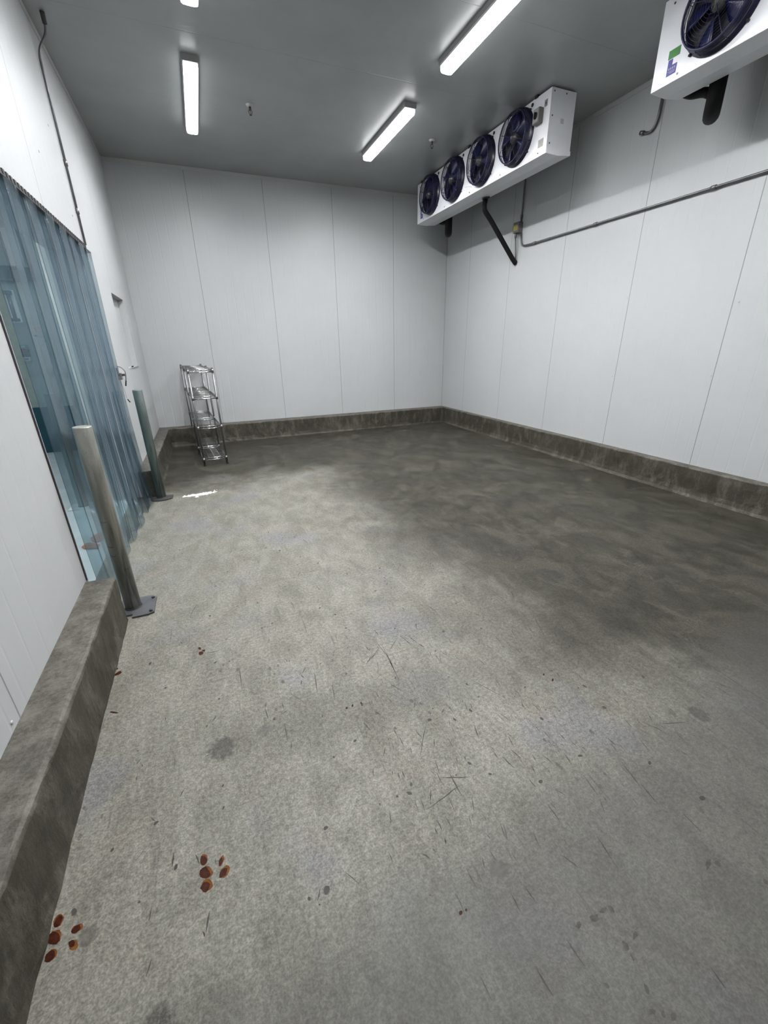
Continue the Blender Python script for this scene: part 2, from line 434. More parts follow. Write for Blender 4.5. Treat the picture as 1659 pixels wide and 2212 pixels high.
# marks worn or stained into the slab, outlines in metres
RUST=[[(-0.6416,0.9839),(-0.6362,0.9863),(-0.6344,0.994),(-0.6332,1.0025),(-0.6371,1.0104),(-0.6433,1.0147),(-0.649,1.0108),(-0.6519,1.0044),(-0.6532,0.9973),(-0.6518,0.9895),(-0.6469,0.9856)],[(-0.6325,0.9401),(-0.6282,0.9471),(-0.6288,0.9572),(-0.6347,0.9664),(-0.6421,0.9725),(-0.651,0.9778),(-0.6578,0.9738),(-0.6601,0.9649),(-0.6575,0.9538),(-0.6488,0.9469),(-0.6414,0.9433)],[(-0.6338,0.9259),(-0.6394,0.9302),(-0.6472,0.9308),(-0.654,0.926),(-0.6534,0.9179),(-0.6535,0.9111),(-0.648,0.9071),(-0.6417,0.9045),(-0.6345,0.9065),(-0.6301,0.9127),(-0.6315,0.9197)],[(-0.5806,0.9602),(-0.5822,0.9655),(-0.5893,0.9661),(-0.5953,0.9647),(-0.6005,0.9619),(-0.6025,0.9571),(-0.5996,0.9525),(-0.5945,0.9493),(-0.5875,0.9479),(-0.5808,0.9504),(-0.5783,0.9556)],[(-0.5855,0.9215),(-0.5861,0.9268),(-0.5904,0.9311),(-0.5949,0.9344),(-0.5986,0.9335),(-0.6029,0.9322),(-0.6009,0.926),(-0.5985,0.9206),(-0.5941,0.9164),(-0.5897,0.9158),(-0.5857,0.9165)],[(-0.2492,0.9836),(-0.2438,0.9836),(-0.2387,0.9863),(-0.2363,0.9943),(-0.2395,1.0031),(-0.2437,1.009),(-0.2488,1.0118),(-0.2553,1.0136),(-0.2578,1.0054),(-0.2571,0.9965),(-0.2551,0.9873)],[(-0.2334,0.9407),(-0.2274,0.9473),(-0.2304,0.9582),(-0.2355,0.9662),(-0.2414,0.9766),(-0.2506,0.9767),(-0.2584,0.9728),(-0.2608,0.9629),(-0.2573,0.9522),(-0.2493,0.9463),(-0.2419,0.9407)],[(-0.2535,0.9136),(-0.2498,0.9073),(-0.2428,0.9023),(-0.2358,0.9069),(-0.232,0.913),(-0.2298,0.9201),(-0.2339,0.9265),(-0.2398,0.9309),(-0.2477,0.9334),(-0.2541,0.9281),(-0.2586,0.9208)],[(-0.1901,0.9717),(-0.1897,0.9778),(-0.191,0.982),(-0.1939,0.9836),(-0.1978,0.9815),(-0.2022,0.9762),(-0.2023,0.9687),(-0.2023,0.9627),(-0.2,0.9596),(-0.1963,0.9589),(-0.1926,0.9655)],[(-0.192,0.9469),(-0.1999,0.9422),(-0.2018,0.9343),(-0.2028,0.9271),(-0.1976,0.9241),(-0.1907,0.9258),(-0.1828,0.927),(-0.1793,0.935),(-0.1766,0.942),(-0.1805,0.9458),(-0.1853,0.9478)],[(-0.2521,2.0974),(-0.2488,2.0993),(-0.2476,2.1044),(-0.2494,2.111),(-0.252,2.1179),(-0.2569,2.1231),(-0.2617,2.1231),(-0.2628,2.1167),(-0.2632,2.1106),(-0.2599,2.1042),(-0.2563,2.0983)],[(-0.2288,2.0738),(-0.2267,2.078),(-0.2277,2.0832),(-0.2305,2.088),(-0.2355,2.0892),(-0.2405,2.0902),(-0.2429,2.0861),(-0.2445,2.0815),(-0.2406,2.0774),(-0.2374,2.0744),(-0.2329,2.0716)],[(-0.257,2.0545),(-0.2503,2.0497),(-0.2428,2.0513),(-0.2369,2.0562),(-0.2357,2.0645),(-0.2394,2.072),(-0.2441,2.0796),(-0.2523,2.0811),(-0.2595,2.0774),(-0.2607,2.0691),(-0.2597,2.0619)],[(-0.6594,2.0698),(-0.6597,2.0616),(-0.6501,2.0629),(-0.6419,2.0625),(-0.6326,2.0683),(-0.6276,2.0774),(-0.6327,2.0831),(-0.6347,2.0908),(-0.6444,2.0906),(-0.6527,2.0836),(-0.6603,2.0771)],[(-0.6567,2.1231),(-0.6614,2.1251),(-0.6633,2.1205),(-0.665,2.1169),(-0.6655,2.1119),(-0.6615,2.1085),(-0.6568,2.1078),(-0.6526,2.1092),(-0.6511,2.1135),(-0.6512,2.1176),(-0.6522,2.1223)],[(-0.6236,1.8051),(-0.6345,1.8107),(-0.6386,1.8106),(-0.6415,1.8098),(-0.6345,1.8039),(-0.6274,1.7977),(-0.6166,1.792),(-0.6067,1.7874),(-0.603,1.7879),(-0.6049,1.7917),(-0.6147,1.7985)],[(0.3647,1.3898),(0.3687,1.3869),(0.3733,1.3912),(0.3753,1.3977),(0.3724,1.4013),(0.3683,1.4007),(0.3645,1.3962)],[(0.4021,1.3937),(0.4043,1.4004),(0.4008,1.4045),(0.3961,1.4008),(0.3927,1.3955),(0.3936,1.3893),(0.3984,1.3892)],[(0.4363,1.3935),(0.4372,1.3887),(0.4413,1.3902),(0.4439,1.3946),(0.4439,1.3992),(0.4411,1.4017),(0.4374,1.3982)],[(1.362,1.148),(1.3669,1.1542),(1.3635,1.1576),(1.3556,1.1541),(1.3496,1.1482),(1.3487,1.1425),(1.3554,1.1428)],[(1.3492,1.2023),(1.3431,1.1996),(1.3374,1.1953),(1.3375,1.1912),(1.3412,1.1897),(1.3471,1.1939),(1.3499,1.1985)],[(0.452,0.551),(0.4555,0.5547),(0.4532,0.5591),(0.4472,0.559),(0.4432,0.5557),(0.4429,0.5513),(0.4473,0.5495)],[(0.4667,0.5502),(0.47,0.5519),(0.4709,0.5543),(0.4697,0.5567),(0.4662,0.5569),(0.4637,0.5546),(0.4639,0.5518)]]
HALO=[[(-0.6485,0.9862),(-0.6413,0.9857),(-0.634,0.985),(-0.6313,0.9935),(-0.6294,1.0028),(-0.6351,1.0106),(-0.6408,1.0172),(-0.648,1.018),(-0.6534,1.0128),(-0.6568,1.0045),(-0.6539,0.9943)],[(-0.6432,0.9776),(-0.6527,0.9799),(-0.6542,0.97),(-0.6534,0.9609),(-0.6491,0.9519),(-0.642,0.9428),(-0.6336,0.9427),(-0.6256,0.9448),(-0.6264,0.9555),(-0.6277,0.9655),(-0.6343,0.9754)],[(-0.6293,0.9266),(-0.6355,0.9315),(-0.6436,0.9337),(-0.6493,0.928),(-0.656,0.9224),(-0.6527,0.9139),(-0.647,0.9087),(-0.6404,0.9037),(-0.633,0.9064),(-0.6268,0.9112),(-0.6261,0.9193)],[(-0.5741,0.9508),(-0.5728,0.9574),(-0.5752,0.9635),(-0.5809,0.9681),(-0.5888,0.968),(-0.5976,0.9683),(-0.602,0.9625),(-0.6022,0.9558),(-0.5977,0.9499),(-0.59,0.9463),(-0.5827,0.9497)],[(-0.5921,0.9332),(-0.5978,0.932),(-0.6028,0.9291),(-0.5993,0.9209),(-0.5961,0.913),(-0.5885,0.9078),(-0.5811,0.9055),(-0.5763,0.9083),(-0.5752,0.9145),(-0.5799,0.9219),(-0.5842,0.9304)],[(-0.2433,1.0144),(-0.2503,1.019),(-0.2552,1.0128),(-0.2576,1.0049),(-0.2582,0.9946),(-0.2533,0.9848),(-0.2459,0.9817),(-0.2399,0.9844),(-0.2362,0.9905),(-0.2352,0.999),(-0.2368,1.0093)],[(-0.2533,0.9469),(-0.2427,0.9431),(-0.2343,0.9407),(-0.2254,0.9418),(-0.2198,0.9502),(-0.2247,0.9618),(-0.2304,0.9721),(-0.2403,0.978),(-0.2495,0.9761),(-0.2536,0.9679),(-0.2534,0.9586)],[(-0.2233,0.922),(-0.2271,0.9301),(-0.2332,0.9386),(-0.2438,0.9398),(-0.2529,0.9345),(-0.2536,0.9239),(-0.2526,0.915),(-0.2465,0.9087),(-0.2387,0.9047),(-0.2294,0.9053),(-0.2214,0.9115)],[(-0.1962,0.9602),(-0.192,0.9619),(-0.1881,0.9673),(-0.1849,0.9749),(-0.1859,0.9818),(-0.1874,0.9893),(-0.1928,0.9873),(-0.198,0.983),(-0.2019,0.9749),(-0.2013,0.9671),(-0.2016,0.9585)],[(-0.1966,0.9233),(-0.1882,0.9206),(-0.1786,0.9237),(-0.1725,0.9321),(-0.1697,0.9413),(-0.1726,0.9495),(-0.1794,0.9549),(-0.1887,0.9513),(-0.1983,0.9484),(-0.199,0.9386),(-0.199,0.9312)]]
DARK=[[(0.413,0.9351),(0.4143,0.9327),(0.4166,0.931),(0.4199,0.9313),(0.421,0.9343),(0.4213,0.9372),(0.4192,0.9395),(0.416,0.9401),(0.4132,0.9382)],[(0.3482,0.9391),(0.346,0.938),(0.3444,0.9368),(0.3443,0.9346),(0.3457,0.9329),(0.3478,0.9318),(0.35,0.933),(0.3506,0.9352),(0.3498,0.9372)],[(0.1514,0.9392),(0.146,0.9411),(0.1406,0.9404),(0.1381,0.9368),(0.1371,0.9325),(0.1412,0.9288),(0.1469,0.9293),(0.1509,0.9313),(0.1544,0.9349)],[(0.1056,0.7542),(0.1106,0.7608),(0.1109,0.7691),(0.1057,0.7728),(0.0995,0.7744),(0.0932,0.7686),(0.0913,0.7603),(0.0928,0.7528),(0.0991,0.7506)],[(0.0507,0.7614),(0.0508,0.7651),(0.0481,0.767),(0.0453,0.7683),(0.0424,0.7665),(0.042,0.7624),(0.0438,0.7592),(0.0464,0.7566),(0.0495,0.758)],[(0.0719,0.7386),(0.07,0.7383),(0.0691,0.7369),(0.0696,0.7351),(0.0713,0.734),(0.073,0.7334),(0.0746,0.7341),(0.0744,0.7358),(0.0737,0.7375)],[(0.3838,0.628),(0.3836,0.6265),(0.3844,0.625),(0.3863,0.6247),(0.3881,0.6249),(0.3895,0.626),(0.3888,0.6277),(0.3873,0.6288),(0.3853,0.6291)],[(1.1513,0.7944),(1.1517,0.7903),(1.1578,0.788),(1.1637,0.7862),(1.1695,0.7875),(1.1708,0.7912),(1.1664,0.7944),(1.1615,0.7965),(1.1561,0.7963)],[(1.3779,0.6582),(1.3789,0.6547),(1.3848,0.6546),(1.3915,0.6553),(1.3943,0.6595),(1.3964,0.6636),(1.3921,0.666),(1.3852,0.6658),(1.3805,0.6618)],[(0.9367,0.7641),(0.9434,0.7649),(0.9476,0.7679),(0.9509,0.7717),(0.948,0.7755),(0.9427,0.777),(0.9362,0.7767),(0.9323,0.7726),(0.9322,0.7677)],[(0.7785,0.8769),(0.7765,0.8738),(0.7759,0.871),(0.7782,0.8679),(0.7829,0.8662),(0.7878,0.8671),(0.7897,0.8702),(0.7875,0.8736),(0.784,0.8766)],[(0.6931,1.1919),(0.6867,1.1929),(0.6805,1.1917),(0.6786,1.1865),(0.679,1.1807),(0.6852,1.1774),(0.6917,1.1781),(0.6971,1.1812),(0.6962,1.1869)],[(1.4555,0.9224),(1.4563,0.9275),(1.4547,0.9341),(1.4482,0.9346),(1.442,0.9348),(1.4409,0.9289),(1.4404,0.9227),(1.4463,0.9194),(1.4519,0.919)],[(1.4321,0.4837),(1.441,0.4829),(1.4462,0.4883),(1.4468,0.4936),(1.4418,0.497),(1.4345,0.4986),(1.4256,0.4963),(1.4223,0.4905),(1.4235,0.4847)]]
GREY=[[(0.7408,0.3919),(0.7459,0.3946),(0.7523,0.3959),(0.7507,0.3995),(0.754,0.4037),(0.7489,0.4051),(0.7432,0.4047),(0.7387,0.402),(0.7324,0.3995),(0.7361,0.3965),(0.7352,0.3925)],[(0.8085,0.3898),(0.8138,0.3952),(0.8045,0.3977),(0.7975,0.4005),(0.7877,0.401),(0.7855,0.3951),(0.7844,0.3908),(0.789,0.3875),(0.7934,0.3846),(0.8,0.3844),(0.809,0.3843)],[(0.8418,0.3922),(0.8445,0.3938),(0.8495,0.3959),(0.845,0.3988),(0.8389,0.401),(0.8312,0.402),(0.8292,0.3988),(0.8216,0.3978),(0.825,0.3945),(0.8292,0.3913),(0.8371,0.3898)],[(0.8664,0.3861),(0.8673,0.3908),(0.866,0.3946),(0.8632,0.3959),(0.8595,0.399),(0.8549,0.3951),(0.8527,0.3887),(0.8543,0.3838),(0.8561,0.3795),(0.86,0.3786),(0.8642,0.3811)],[(0.8659,0.3218),(0.8622,0.319),(0.8576,0.3145),(0.8646,0.315),(0.8701,0.316),(0.8774,0.3166),(0.8822,0.3208),(0.8821,0.3239),(0.8803,0.326),(0.8766,0.3273),(0.8701,0.3245)],[(0.834,0.3104),(0.836,0.3152),(0.8346,0.3194),(0.833,0.3236),(0.8287,0.3263),(0.8242,0.3226),(0.8221,0.3184),(0.8191,0.314),(0.8191,0.3079),(0.8244,0.3058),(0.8301,0.3057)],[(0.8213,0.2846),(0.8233,0.2841),(0.8256,0.2879),(0.8268,0.2915),(0.8269,0.2942),(0.827,0.2969),(0.8256,0.2983),(0.8231,0.2963),(0.8219,0.292),(0.8208,0.2892),(0.8202,0.286)],[(0.7182,0.2841),(0.7162,0.2852),(0.7132,0.2865),(0.7123,0.2827),(0.7132,0.2795),(0.7129,0.2755),(0.7155,0.2737),(0.7183,0.2737),(0.7206,0.2756),(0.7204,0.2793),(0.7207,0.2828)],[(0.8059,0.2293),(0.8104,0.2334),(0.8117,0.24),(0.8091,0.2426),(0.8064,0.2444),(0.8025,0.2408),(0.7999,0.2365),(0.7967,0.2316),(0.7979,0.2279),(0.7995,0.2251),(0.8028,0.2263)],[(0.7786,0.1997),(0.7829,0.1968),(0.7876,0.1987),(0.7919,0.2005),(0.7885,0.2035),(0.7877,0.206),(0.7831,0.2068),(0.7777,0.2085),(0.7751,0.2058),(0.7727,0.2036),(0.774,0.2009)],[(0.7993,0.1926),(0.7971,0.1905),(0.7959,0.1873),(0.7973,0.1846),(0.8002,0.183),(0.8043,0.1836),(0.8055,0.1879),(0.8092,0.1908),(0.8083,0.1943),(0.8042,0.194),(0.8016,0.1957)],[(0.8133,0.1718),(0.8177,0.1714),(0.8211,0.1698),(0.8248,0.172),(0.8298,0.1746),(0.8306,0.1794),(0.827,0.1824),(0.8221,0.1822),(0.8178,0.182),(0.8151,0.1787),(0.8108,0.1753)],[(1.253,0.3566),(1.2501,0.3596),(1.2381,0.3572),(1.2266,0.3517),(1.2246,0.347),(1.2176,0.3413),(1.227,0.3417),(1.2363,0.3442),(1.2454,0.3461),(1.2505,0.3505),(1.2614,0.3562)],[(1.2673,0.347),(1.2622,0.3461),(1.2589,0.3424),(1.2607,0.3375),(1.261,0.3332),(1.2648,0.33),(1.2693,0.3306),(1.2719,0.3335),(1.2734,0.3365),(1.2773,0.3416),(1.2731,0.3463)],[(1.3437,0.2468),(1.3472,0.2452),(1.3506,0.2447),(1.3544,0.2469),(1.3587,0.2504),(1.357,0.2548),(1.3559,0.2579),(1.3536,0.2607),(1.3498,0.258),(1.3451,0.2567),(1.3435,0.2515)],[(-0.5981,1.0),(-0.5976,1.0058),(-0.601,1.0118),(-0.6049,1.016),(-0.6092,1.0177),(-0.6126,1.0159),(-0.6144,1.0111),(-0.6116,1.0047),(-0.6093,0.9979),(-0.6047,0.9975),(-0.6003,0.9959)]]
SCRATCH=[[(0.905,0.696),(0.904,0.661),(0.9,0.617)],[(0.83,0.553),(0.842,0.53),(0.852,0.504)],[(0.684,1.73),(0.673,1.578),(0.658,1.44)],[(0.662,1.712),(0.567,1.637)],[(0.681,1.314),(0.655,1.269)],[(1.741,1.503),(1.663,1.427),(1.609,1.349),(1.547,1.29)],[(2.16,1.079),(2.159,0.889),(2.147,0.647)],[(2.037,0.83),(2.039,0.737)],[(1.594,0.769),(1.703,0.728)],[(0.987,1.323),(1.028,1.24),(1.072,1.155)],[(1.108,0.72),(1.097,0.646)],[(0.98,0.548),(0.974,0.506),(0.966,0.452)],[(0.46,0.601),(0.459,0.546)],[(0.287,1.675),(0.266,1.527)],[(0.351,1.568),(0.331,1.463)],[(0.667,1.177),(0.572,1.05)],[(0.64,0.936),(0.637,0.835)],[(0.855,1.087),(0.833,1.021)],[(0.598,0.934),(0.708,0.89)],[(0.646,0.88),(0.513,0.852)],[(1.317,0.484),(1.314,0.42)],[(1.291,0.71),(1.268,0.612)],[(1.279,0.62),(1.268,0.539)],[(0.663,0.539),(0.668,0.484)],[(0.614,0.535),(0.61,0.489)],[(0.61,1.682),(0.551,1.619)],[(0.81,1.76),(0.834,1.65)],[(0.913,1.548),(0.917,1.458)],[(0.997,0.198),(0.991,0.157)],[(0.688,0.39),(0.691,0.328)],[(0.57,0.38),(0.574,0.317)],[(0.425,0.423),(0.427,0.373)],[(0.415,0.736),(0.434,0.709)],[(2.027,1.977),(2.066,1.765),(2.067,1.495)],[(1.442,2.8),(1.468,2.64),(1.464,2.44)],[(1.584,2.422),(1.599,2.24),(1.618,2.041)],[(1.734,1.502),(1.663,1.414),(1.617,1.35),(1.55,1.286)],[(0.661,1.772),(0.675,1.636),(0.664,1.452)],[(0.656,1.695),(0.554,1.628)],[(0.85,1.744),(0.868,1.667)],[(1.685,1.876),(1.635,1.784)],[(1.792,1.073),(1.792,1.023)],[(1.651,1.636),(1.537,1.386)],[(-0.066,1.865),(-0.064,1.808),(-0.065,1.73)],[(0.023,1.543),(0.026,1.474)],[(0.09,1.427),(0.089,1.335)],[(0.101,1.554),(0.103,1.499)],[(0.088,1.479),(0.12,1.492)],[(-0.222,2.053),(-0.155,2.046)],[(0.031,1.58),(0.025,1.546)]]

# ================================================================== the setting
def hsh(*a):
    return (math.sin(sum(v * k for v, k in zip(a, (12.9898, 78.233, 37.719)))) * 43758.5453) % 1.0

bm = NB()
nx, ny = 6, 11
box(bm, (XL - 0.14, YF - 0.3, -0.12), (XR + 0.3, YB + 0.3, 0.0))
def flat(poly, z, mi):
    f = bm.faces.new([bm.verts.new((x, y, z)) for x, y in poly]); f.material_index = mi
    f.normal_update()
    if f.normal.z < 0: f.normal_flip()
for p in HALO: flat(p, 0.0004, 2)
for p in RUST: flat(p, 0.0007, 1)
for p in DARK: flat(p, 0.0006, 4)
for p in GREY: flat(p, 0.0005, 5)
def streak(pts, w, z=0.0006, mi=3):
    P = [Vector((x, y)) for x, y in pts]
    Q = []
    for a, b in zip(P, P[1:]):
        m = max(2, int((b - a).length / 0.03))
        for j in range(m): Q.append(a.lerp(b, j / m))
    Q.append(P[-1])
    L = []; R = []
    for i, p in enumerate(Q):
        d = (Q[min(i + 1, len(Q) - 1)] - Q[max(i - 1, 0)]).normalized(); nn = Vector((-d.y, d.x))
        t = i / (len(Q) - 1); ww = w * (0.25 + 1.5 * math.sin(PI * min(max(t, 0.04), 0.96))) * random.uniform(0.6, 1.2)
        off = nn * random.uniform(-0.0012, 0.0012)
        L.append(bm.verts.new((p.x + nn.x * ww + off.x, p.y + nn.y * ww + off.y, z))); R.append(bm.verts.new((p.x - nn.x * ww + off.x, p.y - nn.y * ww + off.y, z)))
    for i in range(len(Q) - 1):
        f = bm.faces.new((L[i], R[i], R[i + 1], L[i + 1])); f.material_index = mi
for s in SCRATCH: streak(s, 0.0013)
rs = random.Random(11)
for i in range(420):                                     # short nicks worn into the slab
    x = rs.uniform(XL + 0.25, 3.6); y = 0.7 + 4.9 * rs.random() ** 1.15
    a = rs.gauss(1.45, 0.4); l = rs.uniform(0.008, 0.05)
    if rs.random() < 0.10: l *= 2.6
    streak([(x, y), (x + l * math.cos(a), y + l * math.sin(a))], rs.uniform(0.0007, 0.0019), 0.0005)
for i in range(420):                                     # faint scuffs dragged one way across the open floor
    x = rs.uniform(0.45, 2.5); y = rs.uniform(0.55, 1.9)
    a = rs.gauss(1.48, 0.22); l = rs.uniform(0.012, 0.06)
    streak([(x, y), (x + l * math.cos(a), y + l * math.sin(a))], rs.uniform(0.0006, 0.0016), 0.00045, 5)
for i in range(330):                                     # dark chips
    x = rs.uniform(XL + 0.2, 3.0); y = 0.9 + 4.5 * rs.random() ** 1.05
    r = rs.uniform(0.002, 0.0065); n = 7; ph = rs.random() * 6; st = rs.uniform(0.8, 2.2); an = rs.gauss(1.0, 0.6)
    q = []
    for j in range(n):
        t = 2 * PI * j / n; u = r * st * math.cos(t) * rs.uniform(0.7, 1.2); v = r * math.sin(t) * rs.uniform(0.7, 1.2)
        q.append((x + u * math.cos(an) - v * math.sin(an), y + u * math.sin(an) + v * math.cos(an)))
    flat(q, 0.0005, 3 if rs.random() < 0.7 else 4)
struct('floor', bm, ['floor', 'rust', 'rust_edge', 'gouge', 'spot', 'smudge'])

bm = NB(); box(bm, (XL - 0.3, YF - 0.3, H), (XR + 0.3, YB + 0.3, H + 0.1)); struct('ceiling', bm, 'ceiling')

def rivets(bm, pts, fn, mi):
    for p in pts: lathe(bm, [(0.0085, -0.001), (0.008, 0.003), (0.004, 0.005)], 8, fn(p), mi)

bm = NB(); box(bm, (XO, YB, -0.1), (XR + 0.3, YB + 0.12, H + 0.05))
rivets(bm, [(1.285, 1.22), (2.43, 1.20), (0.17, 1.93), (1.29, 1.95), (2.41, 0.50), (3.54, 1.30)], lambda p: Matrix.Translation((p[0], YB, p[1])) @ Matrix.Rotation(PI / 2, 4, 'X'), 1)
struct('wall_back', bm, ['wall_back', 'escut'])
bm = NB(); box(bm, (XR, YF - 0.1, -0.1), (XR + 0.12, YB + 0.1, H + 0.05))
rivets(bm, [(4.96, 1.23), (3.86, 1.14), (2.73, 1.21), (2.66, 1.86), (3.84, 2.0)], lambda p: Matrix.Translation((XR, p[0], p[1])) @ Matrix.Rotation(-PI / 2, 4, 'Y'), 1)
struct('wall_right', bm, ['wall_right', 'escut'])
bm = NB(); box(bm, (XO, YF - 0.12, -0.1), (XR + 0.1, YF, H + 0.05)); struct('wall_front', bm, 'wall_back')

# left wall with the doorway and a shallow blanked opening
NY0, NY1, NZ0, NZ1, ND = 6.10, 6.97, 1.33, 2.15, 0.068
bm = NB()
def lw(y0, y1, z0, z1, x1=XL): box(bm, (XO, y0, z0), (x1, y1, z1))
lw(YF - 0.1, DY0, -0.1, H + 0.05); lw(DY0, DY1, DZ, H + 0.05)
lw(DY1, NY0, -0.1, H + 0.05); lw(NY1, YB + 0.05, -0.1, H + 0.05)
lw(NY0, NY1, -0.1, NZ0); lw(NY0, NY1, NZ1, H + 0.05); lw(NY0, NY1, NZ0, NZ1, XL - ND)
rivets(bm, [(4.3, 2.85), (4.95, 2.62), (1.50, 0.34), (5.62, 1.23), (7.3, 1.9), (4.87, 3.2)], lambda p: Matrix.Translation((XL, p[0], p[1])) @ Matrix.Rotation(PI / 2, 4, 'Y'), 1)
struct('wall_left', bm, ['wall_left', 'escut'])

# thin angles where walls and ceiling meet, door lining and the recess sill
def ang(name, lo, hi):
    bm = NB(); box(bm, lo, hi, 0, 0.004); return struct(name, bm, 'trim')
ang('trim_1', (XL - 0.002, YF, H - 0.05), (XL + 0.008, YB, H))
ang('trim_2', (XR - 0.008, YF, H - 0.05), (XR + 0.002, YB, H))
ang('trim_3', (XL, YB - 0.008, H - 0.05), (XR, YB + 0.002, H))
bm = NB()
box(bm, (XO - 0.01, DY1 - 0.012, 0), (XL + 0.006, DY1 + 0.002, DZ)); box(bm, (XO - 0.01, DY0 - 0.002, 0), (XL + 0.006, DY0 + 0.012, DZ))
box(bm, (XO - 0.01, DY0, DZ - 0.012), (XL + 0.004, DY1, DZ + 0.002))
struct('trim_4', bm, 'jamb')
bm = NB()
box(bm, (XL - 0.002, DY1 + 0.0, 0.30), (XL + 0.012, DY1 + 0.035, DZ + 0.02), 0, 0.004); box(bm, (XL - 0.002, DY0 - 0.006, CH), (XL + 0.006, DY0 + 0.006, DZ), 1)
struct('trim_5', bm, ['trim', 'gasket'])
bm = NB(); box(bm, (XL - 0.02, NY0 + 0.25, NZ0 - 0.004), (XL + 0.012, NY1 + 0.03, NZ0 + 0.006)); struct('trim_6', bm, 'trim')
bm = NB()
for (x, y) in ((XL, YB), (XR, YB)):
    s = 1 if x < 0 else -1
    box(bm, (min(x, x + s * 0.006), y - 0.006, CH), (max(x, x + s * 0.006), y, H))
struct('trim_7', bm, 'trim')

# concrete kerbs
def kerb(name, p0, p1, nrm, w, lip=0.02):
    bm = NB(); p0 = Vector((*p0, 0)); p1 = Vector((*p1, 0)); n = Vector((*nrm, 0)); d = p1 - p0; L = d.length
    prof = [(0, -0.02), (0, CH), (w - 0.016, CH - 0.001), (w - 0.005, CH - 0.006), (w, CH - 0.018), (w + 0.002, CH * 0.72), (w, CH * 0.45), (w + 0.001, 0.075), (w + lip * 0.35, 0.03), (w + lip, 0.003), (w + lip, -0.02)]
    m = max(2, int(L / 0.07)); rings = []
    for i in range(m + 1):
        t = i / m; q = p0 + d * t; ring = []
        for j, (o, z) in enumerate(prof):
            k = 0.0 if j < 2 or j > 9 else 0.0035
            a = (hsh(i * 0.37 + p0.x, j, 1) - 0.5) * 2 * k; b = (hsh(i * 0.61, j + p0.y, 2) - 0.5) * 2 * k
            wob = 0.004 * math.sin(q.x * 3.1 + q.y * 2.3) if 1 < j < 9 else 0
            ring.append(bm.verts.new(q + n * (o + a + wob) + Vector((0, 0, z + b * 0.6))))
        rings.append(ring)
    c = len(prof)
    for a, b in zip(rings, rings[1:]):
        for j in range(c - 1): bm.faces.new((a[j], a[j + 1], b[j + 1], b[j]))
    bm.faces.new(rings[0]); bm.faces.new(rings[-1])
    bmesh.ops.recalc_face_normals(bm, faces=bm.faces[:])
    return struct(name, bm, 'kerb')
kerb('baseboard_left', (XL, YF), (XL, 2.575), (1, 0), 0.148, 0.006)
kerb('baseboard_left.001', (XL, 5.035), (XL, YB), (1, 0), 0.145)
kerb('baseboard_back', (XL + 0.02, YB), (XR, YB), (0, -1), 0.195)
kerb('baseboard_right', (XR, YF), (XR, YB), (-1, 0), 0.088, 0.03)

# ------------------------------------------------------------------ the room beyond the strip curtain
FX, FY0, FY1, FH = -5.2, -0.2, 8.3, 3.4
bm = NB(); box(bm, (FX, FY0, -0.12), (XL - 0.14, FY1, 0.0)); struct('floor_1', bm, 'far_floor')
bm = NB(); box(bm, (FX, FY0, FH), (XO, FY1, FH + 0.1)); struct('ceiling_1', bm, 'far_wall')
bm = NB(); box(bm, (FX, FY1, -0.1), (XO, FY1 + 0.1, FH + 0.1)); struct('wall_far', bm, 'far_wall')
bm = NB(); box(bm, (FX - 0.1, FY0, -0.1), (FX, FY1, FH + 0.1)); box(bm, (FX, FY0 - 0.1, -0.1), (XO, FY0, FH + 0.1)); struct('wall_side', bm, 'far_wall')
bm = NB(); box(bm, (FX, FY1 - 0.03, 0.74), (-1.93, FY1, FH)); box(bm, (FX, FY1 - 0.04, 0.72), (-1.93, FY1, 0.745))
struct('trim_8', bm, 'far_grey')
bm = NB(); box(bm, (FX, FY1 - 0.06, 0.0), (-1.95, FY1, 0.72)); struct('trim_9', bm, 'teal')
FW = FY1 - 0.03

# ================================================================== lamps
def lamp_fixture(label, x, y, lens, group, z=H, L=1.32):
    t = thing('ceiling_light', label, 'light', (x, y, z), 0, group)
    bm = NB()
    prof = [(-0.072, 0), (-0.072, -0.040), (-0.064, -0.050), (0.064, -0.050), (0.072, -0.040), (0.072, 0)]
    prism(bm, prof, lambda p, s: (p[0], s, p[1]), -L / 2 - 0.02, L / 2 + 0.02)
    link('housing', bm, 'housing', t)
    bm = NB()
    prof = [(-0.062, -0.048), (-0.0615, -0.078), (-0.056, -0.092), (-0.042, -0.098), (0.0, -0.0995), (0.042, -0.098), (0.056, -0.092), (0.0615, -0.078), (0.062, -0.048)]
    prism(bm, prof, lambda p, s: (p[0], s, p[1]), -L / 2, L / 2)
    link('diffuser', bm, lens, t)
    if lens.startswith('lens'):
        ld = bpy.data.lights.new('down_lamp', 'AREA'); ld.shape = 'RECTANGLE'; ld.size = 0.10; ld.size_y = L - 0.04
        ld.energy = DOWN_W * (ROW_DIM if lens == 'lens_dim' else 1.0); ld.spread = DOWN_SPREAD; ld.color = LAMP_COL
        lo = bpy.data.objects.new('down_lamp', ld); COL.objects.link(lo); lo.parent = t; lo.location = (0, 0, -0.1015)
    return t
GRP = 'lit tube fixtures on the ceiling'
lamp_fixture('lit white tube fixture on the grey ceiling above the doorway side, whole tube in view', 0.345, 5.92, 'lens_dim', GRP)
lamp_fixture('lit tube fixture next in line, only its rounded end showing at the top edge', 0.345, 3.78, 'lens_dim', GRP)
lamp_fixture('lit white tube fixture beside the four fan cooling unit, whole tube in view', 2.555, 5.94, 'lens', GRP)
lamp_fixture('long bright tube fixture running out of the top edge, between the two cooling units', 2.555, 3.84, 'lens', GRP)
for x, y in ((0.345, 1.66), (2.555, 1.72)):
    lamp_fixture('lit tube fixture on the ceiling overhead, behind the view', x, y, 'lens_dim' if x < 1 else 'lens', 'lit tube fixtures overhead')
